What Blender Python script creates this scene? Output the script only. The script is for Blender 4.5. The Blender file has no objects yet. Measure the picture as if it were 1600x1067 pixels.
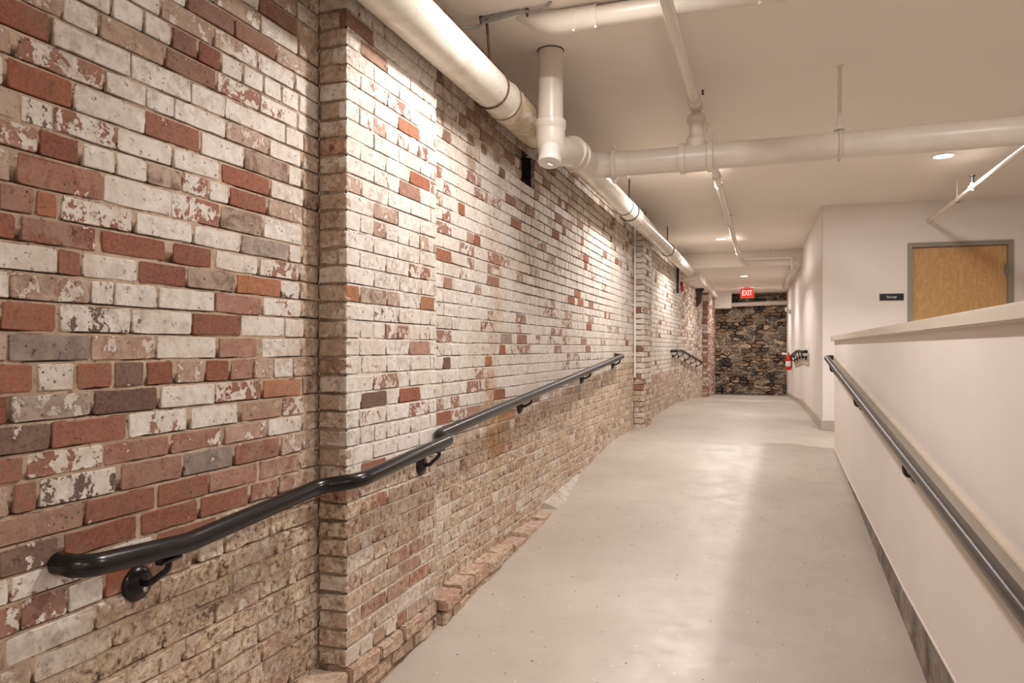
import bpy, bmesh, math, random
import numpy as np
from mathutils import Vector, Matrix
from mathutils import noise as mn
random.seed(7)
scene = bpy.context.scene
COL = scene.collection
R = math.radians
CEIL = 2.67
LOWC = 2.403

# ------------------------------------------------------------------ materials
MATS = {}
class NT:
    """small helper around a node tree"""
    def __init__(s, name):
        m = bpy.data.materials.new(name); m.use_nodes = True
        s.m = m; s.t = m.node_tree; s.b = s.t.nodes['Principled BSDF']
        s.tc = None
        MATS[name] = m
    def n(s, kind, **kw):
        nd = s.t.nodes.new(kind)
        for k, v in kw.items(): setattr(nd, k, v)
        return nd
    def l(s, a, b): s.t.links.new(a, b)
    def set(s, sock, v):
        if hasattr(v, 'is_output'): s.l(v, sock)
        else: sock.default_value = v
    def obj(s):
        if s.tc is None: s.tc = s.n('ShaderNodeTexCoord')
        return s.tc.outputs['Object']
    def math(s, op, a, b=0.0, c=None, clamp=False):
        nd = s.n('ShaderNodeMath', operation=op, use_clamp=clamp)
        s.set(nd.inputs[0], a); s.set(nd.inputs[1], b)
        if c is not None: s.set(nd.inputs[2], c)
        return nd.outputs[0]
    def noise(s, scale, detail=4, rough=.55, dist=0.0, vec=None):
        nd = s.n('ShaderNodeTexNoise')
        nd.inputs['Scale'].default_value = scale; nd.inputs['Detail'].default_value = detail
        nd.inputs['Roughness'].default_value = rough; nd.inputs['Distortion'].default_value = dist
        s.l(vec if vec is not None else s.obj(), nd.inputs['Vector'])
        return nd.outputs['Fac']
    def voro(s, scale, vec=None, out='Distance', feature='F1'):
        nd = s.n('ShaderNodeTexVoronoi', feature=feature); nd.inputs['Scale'].default_value = scale
        s.l(vec if vec is not None else s.obj(), nd.inputs['Vector'])
        return nd.outputs[out]
    def rng(s, v, a, b, c=0.0, d=1.0, smooth=True):
        nd = s.n('ShaderNodeMapRange', interpolation_type='SMOOTHSTEP' if smooth else 'LINEAR')
        s.set(nd.inputs[0], v); s.set(nd.inputs[1], a); s.set(nd.inputs[2], b)
        s.set(nd.inputs[3], c); s.set(nd.inputs[4], d)
        return nd.outputs[0]
    def mix(s, f, a, b, mode='MIX'):
        nd = s.n('ShaderNodeMix', data_type='RGBA', blend_type=mode)
        s.set(nd.inputs[0], f)
        for i, v in ((6, a), (7, b)):
            if hasattr(v, 'is_output'): s.l(v, nd.inputs[i])
            else: nd.inputs[i].default_value = (*v, 1) if len(v) == 3 else v
        return nd.outputs[2]
    def ramp(s, f, stops):
        nd = s.n('ShaderNodeValToRGB')
        e = nd.color_ramp.elements
        while len(e) < len(stops): e.new(.5)
        for i, (p, c) in enumerate(stops):
            e[i].position = p; e[i].color = (*c, 1)
        s.set(nd.inputs[0], f)
        return nd.outputs[0]
    def bump(s, h, strength=.3, dist=.005):
        nd = s.n('ShaderNodeBump'); nd.inputs['Strength'].default_value = strength
        nd.inputs['Distance'].default_value = dist
        s.l(h, nd.inputs['Height']); s.l(nd.outputs[0], s.b.inputs['Normal'])
    def color(s, v):
        if hasattr(v, 'is_output'): s.l(v, s.b.inputs['Base Color'])
        else: s.b.inputs['Base Color'].default_value = (*v, 1)
    def p(s, **kw):
        for k, v in kw.items():
            s.set(s.b.inputs[k.replace('_', ' ')], v)
        return s

def plain(name, col, rough=.5, metal=0.0, var=.06, scale=9, bump=0.0, spec=.5):
    m = NT(name)
    f = m.noise(scale, 5, .6)
    d = tuple(c * (1 - var) for c in col); h = tuple(min(1, c * (1 + var)) for c in col)
    m.color(m.mix(m.rng(f, .3, .7), d, h))
    m.p(Roughness=rough, Metallic=metal)
    m.b.inputs['Specular IOR Level'].default_value = spec
    if bump: m.bump(m.noise(scale * 14, 4, .6), bump, .002)
    return m.m

# painted drywall
plain('white_wall_paint', (.82, .745, .69), .62, 0, .025, 1.3, .05, .3)
plain('ceiling_paint', (.84, .765, .69), .7, 0, .02, .9, .04, .25)
plain('cap_paint', (.66, .58, .49), .38, 0, .04, 3, .04)
plain('board_paint', (.60, .51, .40), .42, 0, .05, 4, .05)
plain('base_paint', (.46, .39, .32), .45, 0, .05, 4)
plain('pipe_paint', (.74, .67, .585), .33, 0, .04, 6, .06)
plain('plug_white', (.80, .76, .70), .3, 0, .02, 9)
plain('black_enamel', (.012, .010, .0095), .26, 0, .2, 22, .03, .38)
plain('bronze_enamel', (.03, .022, .018), .3, 0, .2, 22, .03)
plain('bolt_steel', (.55, .52, .47), .3, 1, .1, 40)
plain('band_grey', (.23, .21, .18), .42, .5, .1, 30)
plain('rusty_steel', (.13, .065, .035), .65, .4, .5, 60, .2)
plain('dark_steel', (.05, .042, .038), .5, .5, .2, 40)
plain('cable_grey', (.30, .29, .27), .45, 0, .15, 30)
plain('frame_grey', (.30, .265, .215), .42, 0, .04, 5)
plain('hinge_steel', (.30, .29, .28), .35, .8, .05, 30)
plain('sign_black', (.012, .012, .014), .35, 0, .1, 30)
plain('sign_frame', (.16, .155, .16), .35, .5, .1, 30)
plain('letter_white', (.85, .83, .80), .5, 0, .02, 30)
plain('dark_timber', (.045, .026, .014), .7, 0, .4, 18, .3)
plain('ext_red', (.62, .012, .012), .25, 0, .05, 20)
plain('plastic_white', (.80, .77, .72), .35, 0, .03, 20)
plain('brass_black', (.02, .02, .02), .4, 0, .1, 20)
plain('alarm_red', (.45, .02, .015), .4, 0, .05, 20)
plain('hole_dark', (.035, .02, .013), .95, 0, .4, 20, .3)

# glossy white pipe with grime on it
m = NT('big_pipe_paint')
g = m.noise(3.2, 7, .66, .6); sp = m.noise(55, 3, .6)
c = m.mix(m.rng(g, .48, .72), (.77, .715, .62), (.60, .49, .35))
c = m.mix(m.rng(sp, .70, .74), c, (.16, .11, .07))
m.color(c); m.p(Roughness=m.rng(g, .4, .8, .26, .5)); m.bump(sp, .05, .002)
m = NT('dirty_coupling')
g = m.noise(9, 7, .7, 1.0); sp = m.noise(26, 5, .7)
c = m.mix(m.rng(g, .40, .66), (.72, .63, .49), (.46, .33, .20))
c = m.mix(m.rng(sp, .64, .70), c, (.10, .06, .035))
m.color(c); m.p(Roughness=.42)

# epoxy floor with flakes
m = NT('epoxy_floor')
big = m.noise(.7, 5, .6); fine = m.noise(7, 5, .6)
c = m.mix(m.rng(big, .35, .68), (.435, .38, .315), (.52, .463, .393))
c = m.mix(m.rng(fine, .5, .75, 0, .4), c, (.39, .335, .27))
v1 = m.voro(13); r1 = m.voro(13, out='Color')
sep = m.n('ShaderNodeSeparateColor'); m.l(r1, sep.inputs[0])
dark = m.math('MULTIPLY', m.rng(v1, .055, .095, 1, 0), m.rng(sep.outputs[0], .50, .52))
c = m.mix(dark, c, (.10, .07, .05))
v2 = m.voro(23); r2 = m.voro(23, out='Color')
sep2 = m.n('ShaderNodeSeparateColor'); m.l(r2, sep2.inputs[0])
lite = m.math('MULTIPLY', m.rng(v2, .06, .11, 1, 0), m.rng(sep2.outputs[1], .68, .7))
c = m.mix(lite, c, (.80, .75, .67))
v3 = m.noise(2.1, 9, .75, .5)
c = m.mix(m.rng(v3, .70, .78, 0, .18), c, (.30, .24, .18))
m.color(c); m.p(Roughness=m.rng(fine, .3, .7, .36, .50)); m.bump(m.noise(38, 3, .5), .05, .003)
m.b.inputs['Specular IOR Level'].default_value = .45

# raw concrete kerb
m = NT('raw_concrete')
g = m.noise(7, 8, .7, .3); h = m.noise(30, 6, .7)
c = m.ramp(g, [(.3, (.09, .07, .052)), (.5, (.235, .195, .155)), (.7, (.40, .345, .285))])
c = m.mix(m.rng(h, .58, .68, 0, .7), c, (.10, .08, .06))
m.color(c); m.p(Roughness=.85); m.bump(h, .5, .006)
m = NT('cement_patch')
g = m.noise(18, 8, .7)
m.color(m.ramp(g, [(.3, (.30, .25, .20)), (.6, (.58, .52, .44))])); m.p(Roughness=.9); m.bump(g, .6, .01)

# veneer door
m = NT('birch_veneer')
mp = m.n('ShaderNodeMapping'); mp.inputs['Scale'].default_value = (2.6, 2.6, .75); m.l(m.obj(), mp.inputs['Vector'])
n1 = m.noise(2.2, 3, .45, .6, mp.outputs[0])
bands = m.math('FRACT', m.math('MULTIPLY', n1, 13.0))
tri = m.math('ABSOLUTE', m.math('SUBTRACT', bands, .5))
c = m.mix(m.rng(tri, .0, .5), (.56, .315, .125), (.64, .385, .17))
mp2 = m.n('ShaderNodeMapping'); mp2.inputs['Scale'].default_value = (60, 60, 3.0); m.l(m.obj(), mp2.inputs['Vector'])
c = m.mix(m.rng(m.noise(1, 4, .6, 0, mp2.outputs[0]), .35, .7, 0, .35), c, (.46, .245, .09))
m.color(c); m.p(Roughness=.4)

def emit(name, col, strength):
    m = NT(name); m.color((.8, .8, .8))
    if name == 'exit_red': m.color((.5, .02, .015))
    m.b.inputs['Emission Color'].default_value = (*col, 1); m.b.inputs['Emission Strength'].default_value = strength
emit('lamp_lens', (1, .93, .86), 9.0)
emit('exit_red', (1, .035, .025), .6)
emit('exit_white', (1, .72, .62), 1.15)

# brick: per-brick colour and amounts of paint / grime with some painted shade / haze come as attributes
m = NT('old_painted_brick')
ab = m.n('ShaderNodeAttribute', attribute_name='bcol')
ap = m.n('ShaderNodeAttribute', attribute_name='par')
aq = m.n('ShaderNodeAttribute', attribute_name='par2')
s1 = m.n('ShaderNodeSeparateColor'); m.l(ap.outputs['Color'], s1.inputs[0])
s2 = m.n('ShaderNodeSeparateColor'); m.l(aq.outputs['Color'], s2.inputs[0])
paint, dirt_shade, haze = s1.outputs[0], s1.outputs[1], s1.outputs[2]
seed, stain, gap = s2.outputs[0], s2.outputs[1], s2.outputs[2]
ismortar = aq.outputs['Alpha']
cx = m.n('ShaderNodeCombineXYZ')
for i, k in enumerate((17.0, 31.0, 23.0)): m.l(m.math('MULTIPLY', seed, k), cx.inputs[i])
va = m.n('ShaderNodeVectorMath', operation='ADD'); m.l(m.obj(), va.inputs[0]); m.l(cx.outputs[0], va.inputs[1])
V = va.outputs[0]
nA = m.noise(17, 9, .66, .7, V); nB = m.noise(75, 4, .6, .2, V)
nC = m.noise(34, 6, .7, .6, V)
val = m.math('ADD', m.math('ADD', m.math('MULTIPLY', m.rng(nA, .25, .75, 0, 1, False), .54), m.math('MULTIPLY', m.rng(nC, .25, .75, 0, 1, False), .26)), m.math('MULTIPLY', m.rng(nB, .25, .75, 0, 1, False), .20))
val = m.rng(val, .16, .84, 0, 1, False)
mask = m.rng(m.math('SUBTRACT', val, paint), -.018, .018, 1, 0)
fineN = m.noise(120, 5, .65, 0, V); midN = m.noise(32, 6, .65, .2, V); bigN = m.noise(4.5, 5, .6)
wht = m.mix(m.rng(midN, .38, .7), (.78, .725, .66), (.62, .555, .475))
wht = m.mix(m.rng(bigN, .4, .72, 0, .6), wht, (.60, .51, .405))
brk = m.mix(m.rng(midN, .3, .72), ab.outputs['Color'], m.mix(.5, ab.outputs['Color'], (.10, .055, .04)))
brk = m.mix(m.rng(fineN, .40, .66, .35, 0), brk, m.mix(.45, ab.outputs['Color'], (.62, .36, .24)))
hz = m.math('MULTIPLY', haze, m.rng(nA, .34, .62))
brk = m.mix(hz, brk, (.54, .425, .335))
vd = m.voro(48, V); vc = m.n('ShaderNodeSeparateColor'); m.l(m.voro(48, V, 'Color'), vc.inputs[0])
dots = m.math('MULTIPLY', m.rng(m.math('ADD', vd, m.math('MULTIPLY', m.math('SUBTRACT', fineN, .5), .5)), .10, .20, 1, 0), m.rng(vc.outputs[0], .64, .66))
speck = m.math('MAXIMUM', m.rng(m.noise(58, 4, .65, .4, V), .62, .655), dots)
speck = m.math('MULTIPLY', speck, m.rng(m.noise(7, 3, .6, 0, V), .38, .62, .35, 1.0))
c = m.mix(mask, brk, wht)
grime = m.rng(m.noise(3.1, 8, .68, .6), .47, .70, 0, .52)
c = m.mix(m.math('MULTIPLY', grime, m.rng(midN, .38, .60)), c, (.30, .215, .145))
c = m.mix(m.math('MULTIPLY', speck, .85), c, (.085, .058, .042))
# crumbling, sooty, lime-washed surface
dn = m.noise(40, 9, .72, .5, V)
dcol = m.ramp(dn, [(.37, (.028, .021, .017)), (.415, (.17, .115, .075)), (.455, (.45, .32, .21)), (.525, (.62, .475, .335)), (.62, (.78, .68, .55))])
dmask = m.math('MULTIPLY', dirt_shade, m.rng(m.noise(7.5, 7, .68, .3), .40, .56, .28, 1.0), clamp=True)
c = m.mix(dmask, c, dcol)
sm = m.math('MULTIPLY', stain, m.rng(m.noise(10, 5, .6), .36, .6, .25, 1.0), clamp=True)
c = m.mix(sm, c, m.mix(m.rng(midN, .35, .65), (.55, .30, .085), (.24, .10, .03)))
c = m.mix(gap, c, m.mix(m.rng(fineN, .35, .65), (.075, .045, .028), (.22, .145, .09)))  # dark mortar, plus shadow lines painted into the open joints
m.color(c)
m.p(Roughness=m.rng(mask, 0, 1, .85, .62)); m.b.inputs['Specular IOR Level'].default_value = .25
hgt = m.math('ADD', m.math('MULTIPLY', mask, .30), m.math('ADD', m.math('MULTIPLY', midN, .8), m.math('MULTIPLY', fineN, .45)))
hgt = m.math('SUBTRACT', hgt, m.math('MULTIPLY', speck, .6))
hgt = m.math('ADD', hgt, m.math('MULTIPLY', m.math('MULTIPLY', dn, dirt_shade), 2.6))
m.bump(hgt, .55, .005)

m = NT('rubble_stone')
a1 = m.n('ShaderNodeAttribute', attribute_name='bcol')
g = m.noise(16, 8, .7); f = m.noise(70, 5, .7)
c = m.mix(m.rng(g, .35, .7), a1.outputs['Color'], m.mix(.6, a1.outputs['Color'], (.03, .02, .015)))
c = m.mix(m.rng(f, .60, .70, 0, .5), c, (.52, .42, .30))
m.color(c); m.p(Roughness=.9); m.bump(f, .5, .01)

# ------------------------------------------------------------------ mesh helpers
def fillet(pts, rad, n=6):
    pts = [Vector(p) for p in pts]; out = [pts[0]]
    for i in range(1, len(pts) - 1):
        a, b, c = pts[i-1], pts[i], pts[i+1]
        u = (a - b); w = (c - b); lu, lw = u.length, w.length; u.normalize(); w.normalize()
        ang = u.angle(w)
        r = rad[i] if isinstance(rad, (list, tuple)) else rad
        if r <= 0 or ang > 3.10: out.append(b); continue
        d = min(r / math.tan(ang / 2), lu * .48, lw * .48); r = d * math.tan(ang / 2)
        cen = b + (u + w).normalized() * (r / math.sin(ang / 2))
        p0, p1 = b + u * d - cen, b + w * d - cen
        tot = p0.angle(p1); ax = p0.cross(p1).normalized()
        for k in range(n + 1): out.append(cen + Matrix.Rotation(tot * k / n, 3, ax) @ p0)
    out.append(pts[-1]); return out

class MB:
    def __init__(s): s.v = []; s.f = []
    def add(s, v, f):
        o = len(s.v); s.v += [tuple(p) for p in v]; s.f += [tuple(i + o for i in q) for q in f]; return s
    def box(s, x0, x1, y0, y1, z0, z1, bev=0.0):
        bm = bmesh.new(); bmesh.ops.create_cube(bm, size=1)
        for v in bm.verts: v.co = Vector(((x0+x1)/2 + v.co.x*(x1-x0), (y0+y1)/2 + v.co.y*(y1-y0), (z0+z1)/2 + v.co.z*(z1-z0)))
        if bev: bmesh.ops.bevel(bm, geom=bm.edges[:], offset=bev, segments=2, affect='EDGES')
        bm.verts.index_update()
        s.add([v.co.copy() for v in bm.verts], [[v.index for v in f.verts] for f in bm.faces]); bm.free(); return s
    def hexa(s, p, bev=0.0):
        """8 corners: bottom 4 (ccw from above) then top 4"""
        bm = bmesh.new(); vs = [bm.verts.new(q) for q in p]
        for q in ((3,2,1,0),(4,5,6,7),(0,1,5,4),(1,2,6,5),(2,3,7,6),(3,0,4,7)): bm.faces.new([vs[i] for i in q])
        if bev: bmesh.ops.bevel(bm, geom=bm.edges[:], offset=bev, segments=2, affect='EDGES')
        bm.verts.index_update()
        s.add([v.co.copy() for v in bm.verts], [[v.index for v in f.verts] for f in bm.faces]); bm.free(); return s
    def prism(s, poly, axis_vec, close=True):
        n = len(poly); a = Vector(axis_vec); v = [Vector(p) for p in poly] + [Vector(p) + a for p in poly]
        f = [tuple(range(n))[::-1], tuple(range(n, 2*n))] + [(i, (i+1) % n, n + (i+1) % n, n + i) for i in range(n)]
        return s.add(v, f)
    def sweep(s, path, r, seg=20, caps=True):
        path = [Vector(p) for p in path]; n = len(path)
        rr = r if isinstance(r, (list, tuple)) else [r] * n
        t0 = (path[1] - path[0]).normalized()
        up = Vector((0, 0, 1)) if abs(t0.z) < .9 else Vector((0, 1, 0))
        x = t0.cross(up).normalized(); rings = []; v = []
        for i in range(n):
            t = ((path[min(i+1, n-1)] - path[i]).normalized() + (path[i] - path[max(i-1, 0)]).normalized())
            if t.length < 1e-9: t = t0.copy()
            t.normalize(); x = (x - t * x.dot(t)).normalized(); y = t.cross(x)
            for k in range(seg):
                a = 2 * math.pi * k / seg; v.append(path[i] + (x * math.cos(a) + y * math.sin(a)) * rr[i])
        f = [(i*seg + k, i*seg + (k+1) % seg, (i+1)*seg + (k+1) % seg, (i+1)*seg + k) for i in range(n-1) for k in range(seg)]
        if caps: f += [tuple(range(seg))[::-1], tuple(range((n-1)*seg, n*seg))]
        return s.add(v, f)
    def lathe(s, o, ax, prof, seg=28, caps=True):
        """prof: list of (distance along axis, radius)"""
        o = Vector(o); a = Vector(ax).normalized()
        up = Vector((0, 0, 1)) if abs(a.z) < .9 else Vector((0, 1, 0))
        x = a.cross(up).normalized(); y = a.cross(x); v = []
        for d, r in prof:
            for k in range(seg):
                t = 2 * math.pi * k / seg; v.append(o + a * d + (x * math.cos(t) + y * math.sin(t)) * r)
        n = len(prof)
        f = [(i*seg + (k+1) % seg, i*seg + k, (i+1)*seg + k, (i+1)*seg + (k+1) % seg) for i in range(n-1) for k in range(seg)]
        if caps: f += [tuple(range(seg)), tuple(range((n-1)*seg, n*seg))[::-1]]
        return s.add(v, f)
    def torus(s, o, ax, RR, r, seg=28, sub=8):
        prof = []
        o = Vector(o); a = Vector(ax).normalized()
        up = Vector((0, 0, 1)) if abs(a.z) < .9 else Vector((0, 1, 0))
        x = a.cross(up).normalized(); y = a.cross(x); v = []
        for k in range(seg):
            t = 2*math.pi*k/seg; d = x*math.cos(t) + y*math.sin(t)
            for j in range(sub):
                b = 2*math.pi*j/sub; v.append(o + d*(RR + r*math.cos(b)) + a*(r*math.sin(b)))
        f = [(k*sub+j, ((k+1) % seg)*sub+j, ((k+1) % seg)*sub+(j+1) % sub, k*sub+(j+1) % sub) for k in range(seg) for j in range(sub)]
        return s.add(v, f)
    def build(s, name, mat, parent=None, smooth=True, loc=None):
        me = bpy.data.meshes.new(name)
        off = Vector((0, 0, 0))
        if parent is not None:
            p = parent
            while p.parent is not None: p = p.parent
            off = p.location.copy()
        elif loc is not None: off = Vector(loc)
        me.from_pydata([(a[0]-off.x, a[1]-off.y, a[2]-off.z) for a in s.v], [], s.f); me.validate()
        bm = bmesh.new(); bm.from_mesh(me); bmesh.ops.recalc_face_normals(bm, faces=bm.faces[:]); bm.to_mesh(me); bm.free()
        o = bpy.data.objects.new(name, me); COL.objects.link(o)
        me.materials.append(MATS[mat])
        if smooth:
            for p in me.polygons: p.use_smooth = True
            me.set_sharp_from_angle(angle=R(38))
        if parent is not None:
            o.parent = parent
        elif loc is not None: o.location = loc
        return o

def tag(o, label=None, cat=None, group=None, kind=None):
    if label: o['label'] = label
    if cat: o['category'] = cat
    if group: o['group'] = group
    if kind: o['kind'] = kind
    return o
def thing(name, loc, label, cat, group=None):
    o = bpy.data.objects.new(name, None); COL.objects.link(o); o.location = loc
    o.empty_display_size = .05
    return tag(o, label, cat, group)
def struct(o): o['kind'] = 'structure'; return o
def text_mesh(name, body, size, mat, parent, M, depth=.0015, sx=1.0):
    cu = bpy.data.curves.new(name, 'FONT'); cu.body = body; cu.size = size; cu.align_x = 'CENTER'; cu.align_y = 'CENTER'; cu.extrude = depth
    t = bpy.data.objects.new(name + '_source', cu); COL.objects.link(t)
    bpy.context.view_layer.update()
    me = bpy.data.meshes.new_from_object(t.evaluated_get(bpy.context.evaluated_depsgraph_get()))
    bpy.data.objects.remove(t, do_unlink=True); bpy.data.curves.remove(cu)
    me.name = name
    p = parent
    while p.parent is not None: p = p.parent
    me.transform(Matrix.Translation(-p.location) @ M @ Matrix.Diagonal((sx, 1, 1, 1)))
    me.materials.clear(); me.materials.append(MATS[mat])
    o = bpy.data.objects.new(name, me); COL.objects.link(o); o.parent = parent
    return o

A_ROWS='''1.099,1.243,R;1.254,1.475,W;1.477,1.685,W;1.69,1.828,W;1.831,2.127,V;2.134,2.231,W;2.235,2.327,T
1.102,1.153,M;1.167,1.389,P;1.4,1.525,W;1.525,1.622,W;1.624,1.828,W;1.834,2.037,M;2.044,2.216,W;2.231,2.335,T
1.073,1.134,W;1.143,1.302,O;1.308,1.521,W;1.523,1.72,R;1.728,1.913,W;1.919,2.141,Y;2.149,2.219,W;2.231,2.327,T
1.099,1.167,M;1.175,1.254,K;1.26,1.425,H;1.431,1.613,W;1.622,1.8,W;1.814,2.04,R;2.05,2.231,W;2.239,2.318,D
1.127,1.216,P;1.22,1.321,R;1.334,1.425,V;1.431,1.527,W;1.532,1.651,Y;1.653,1.757,H;1.762,1.845,V;1.851,2.024,R;2.037,2.223,M;2.231,2.327,T
1.086,1.151,M;1.167,1.389,Q;1.39,1.613,W;1.613,1.806,H;1.811,2.004,Y;2.014,2.223,W;2.231,2.327,T
1.127,1.206,S;1.21,1.264,O;1.275,1.477,H;1.493,1.692,W;1.703,1.898,W;1.904,2.141,G;2.149,2.216,W;2.231,2.327,T
1.099,1.163,R;1.175,1.368,Q;1.385,1.592,R;1.62,1.77,R;1.787,1.981,W;1.994,2.2,H;2.216,2.327,T
1.106,1.264,W;1.267,1.327,R;1.33,1.495,W;1.5,1.668,R;1.675,1.874,Y;1.883,2.099,O;2.106,2.208,K;2.216,2.327,T
1.086,1.148,W;1.151,1.352,M;1.355,1.419,V;1.425,1.56,W;1.567,1.784,W;1.789,1.998,S;2.011,2.216,V;2.223,2.327,T
1.073,1.127,R;1.13,1.26,R;1.27,1.473,K;1.481,1.69,W;1.695,1.898,R;1.904,2.12,W;2.127,2.235,W;2.243,2.327,T
1.047,1.141,M;1.148,1.352,G;1.355,1.553,M;1.562,1.789,W;1.803,1.978,S;2.004,2.216,W;2.223,2.327,T
1.113,1.202,R;1.216,1.306,V;1.316,1.417,R;1.425,1.517,E;1.527,1.617,R;1.634,1.741,M;1.749,1.845,R;1.854,1.956,S;1.966,2.057,M;2.067,2.17,W;2.178,2.318,T
1.073,1.143,R;1.156,1.355,g;1.364,1.562,D;1.576,1.784,W;1.789,1.998,H;2.011,2.216,O;2.227,2.327,D
1.086,1.243,E;1.251,1.459,R;1.469,1.67,V;1.69,1.886,W;1.904,2.106,S;2.113,2.231,H;2.239,2.327,T
1.073,1.179,R;1.19,1.389,H;1.392,1.603,S;1.613,1.811,Q;1.828,2.03,M;2.037,2.223,W;2.231,2.327,T
1.047,1.148,M;1.158,1.213,R;1.222,1.429,K;1.445,1.651,Q;1.66,1.863,G;1.874,2.092,Q;2.106,2.223,M;2.231,2.327,T
1.099,1.332,S;1.341,1.553,R;1.565,1.757,R;1.762,1.978,S;1.991,2.208,Q;2.216,2.327,T
1.009,1.121,W;1.127,1.264,E;1.282,1.493,R;1.508,1.71,R;1.726,1.934,R;1.947,2.085,R;2.099,2.254,Q;2.262,2.327,T
1.022,1.148,W;1.153,1.334,V;1.343,1.549,V;1.562,1.795,R;1.811,2.037,T;2.05,2.327,T
1.022,1.17,P;1.178,1.289,P;1.294,1.389,V;1.398,1.475,O;1.485,1.69,Q;1.72,1.817,W;1.828,2.037,T;2.05,2.318,T
1.022,1.133,T;1.141,1.368,W;1.372,1.558,T;1.571,1.795,T;1.811,2.071,T;2.085,2.318,T
1.022,1.2,T;1.21,1.417,V;1.425,1.617,T;1.629,1.851,T;1.863,2.106,T;2.12,2.318,T'''
P_PTS='2.484,2.17,B;2.563,2.122,S;2.735,1.951,O;2.915,1.942,O;2.543,1.865,M;2.775,1.856,M;2.992,1.867,H;2.966,1.738,O;2.877,1.668,S;2.372,1.584,M;2.46,1.531,V;2.641,1.52,M;2.528,1.449,M;2.966,1.466,M;2.966,1.32,H;2.377,1.182,O;2.553,1.185,Y;2.674,1.177,M;3.019,1.175,O;2.615,1.108,K;2.729,1.045,P;2.847,0.975,S;2.915,0.909,V;2.615,0.837,P;2.503,0.766,D;2.758,0.77,O;2.841,0.704,H;2.902,0.633,V;2.508,0.37,O;2.934,-0.029,O;2.553,-0.02,R;2.741,-0.168,R;2.604,0.478,R;2.408,0.485,P'
B_PTS='3.282,1.847,O;3.374,1.78,O;3.654,1.929,R;3.548,1.724,O;3.289,1.578,P;3.398,1.575,P;3.681,1.59,S;3.237,1.447,R;3.627,1.513,P;3.609,1.383,H;3.351,1.315,S;3.766,1.316,M;3.548,1.176,R;3.312,1.119,V;3.844,1.114,R;3.259,1.045,P;3.289,0.978,K;3.305,0.914,D;3.805,0.845,P;3.244,0.707,P;3.32,0.65,R;3.505,0.648,R;3.455,0.719,P;3.894,1.119,H;3.966,1.178,P;5.078,1.19,R;5.424,1.194,R;5.713,1.262,M;6.589,1.207,M;4.329,0.987,R;4.268,1.055,G;4.52,1.059,Q;5.575,0.858,R;3.945,0.923,O;5.922,0.932,R;4.107,0.719,R;3.522,0.643,R;5.499,0.603,R;4.404,0.522,R;4.656,0.395,R;4.221,0.332,R;3.645,0.382,R;4.404,0.201,D;4.698,0.285,S;7.543,1.891,R;4.074,1.871,O;6.239,1.947,O;5.461,1.875,R;5.316,1.961,R;6.385,1.748,R;7.509,1.894,R;4.442,1.465,R;3.776,1.583,R;4.467,2.01,R;4.442,1.789,R;4.118,2.065,D;3.282,2.134,R;3.522,2.139,R;3.747,2.15,R;3.359,2.043,B;3.894,2.098,B;4.107,2.191,R;3.609,2.25,B;3.48,2.16,O'
# ------------------------------------------------------------------ old brickwork
TYPES = {  # colour choices, paint, haze
 'W': ('red', .90, .2), 'V': ('red', .73, .2), 'H': ('red', .53, .1), 'P': ('red', .47, .35), 'K': ('soot', .60, .1),
 'R': ('red', .13, .03), 'O': ('orange', .08, .02), 'S': ('pink', .16, .25), 'Q': ('red', .25, .40), 'M': ('pink', .38, .85),
 'Y': ('umber', .16, .8), 'G': ('grey', .16, .45), 'g': ('grey', .36, .6), 'D': ('umber', .05, .0), 'E': ('umber', .36, .1),
 'B': ('brown', .12, .15), 'T': ('tan', .40, .5)}
PAL = {'red': [(.275,.085,.049), (.245,.075,.044), (.30,.108,.064), (.225,.066,.041), (.28,.108,.072)],
 'orange': [(.39,.15,.075), (.42,.175,.09), (.35,.115,.06)], 'pink': [(.37,.185,.13), (.34,.165,.12), (.40,.23,.165)],
 'soot': [(.055,.047,.042), (.08,.065,.055)], 'umber': [(.115,.075,.058), (.15,.09,.07), (.17,.115,.09)],
 'grey': [(.20,.185,.175), (.235,.215,.20)], 'brown': [(.22,.10,.065), (.19,.085,.06)], 'tan': [(.46,.33,.225), (.42,.295,.20), (.50,.38,.27)]}

def sst(a, b, x):
    t = max(0, min(1, (x - a) / (b - a) if a != b else 0)); return t*t*(3 - 2*t)

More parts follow.
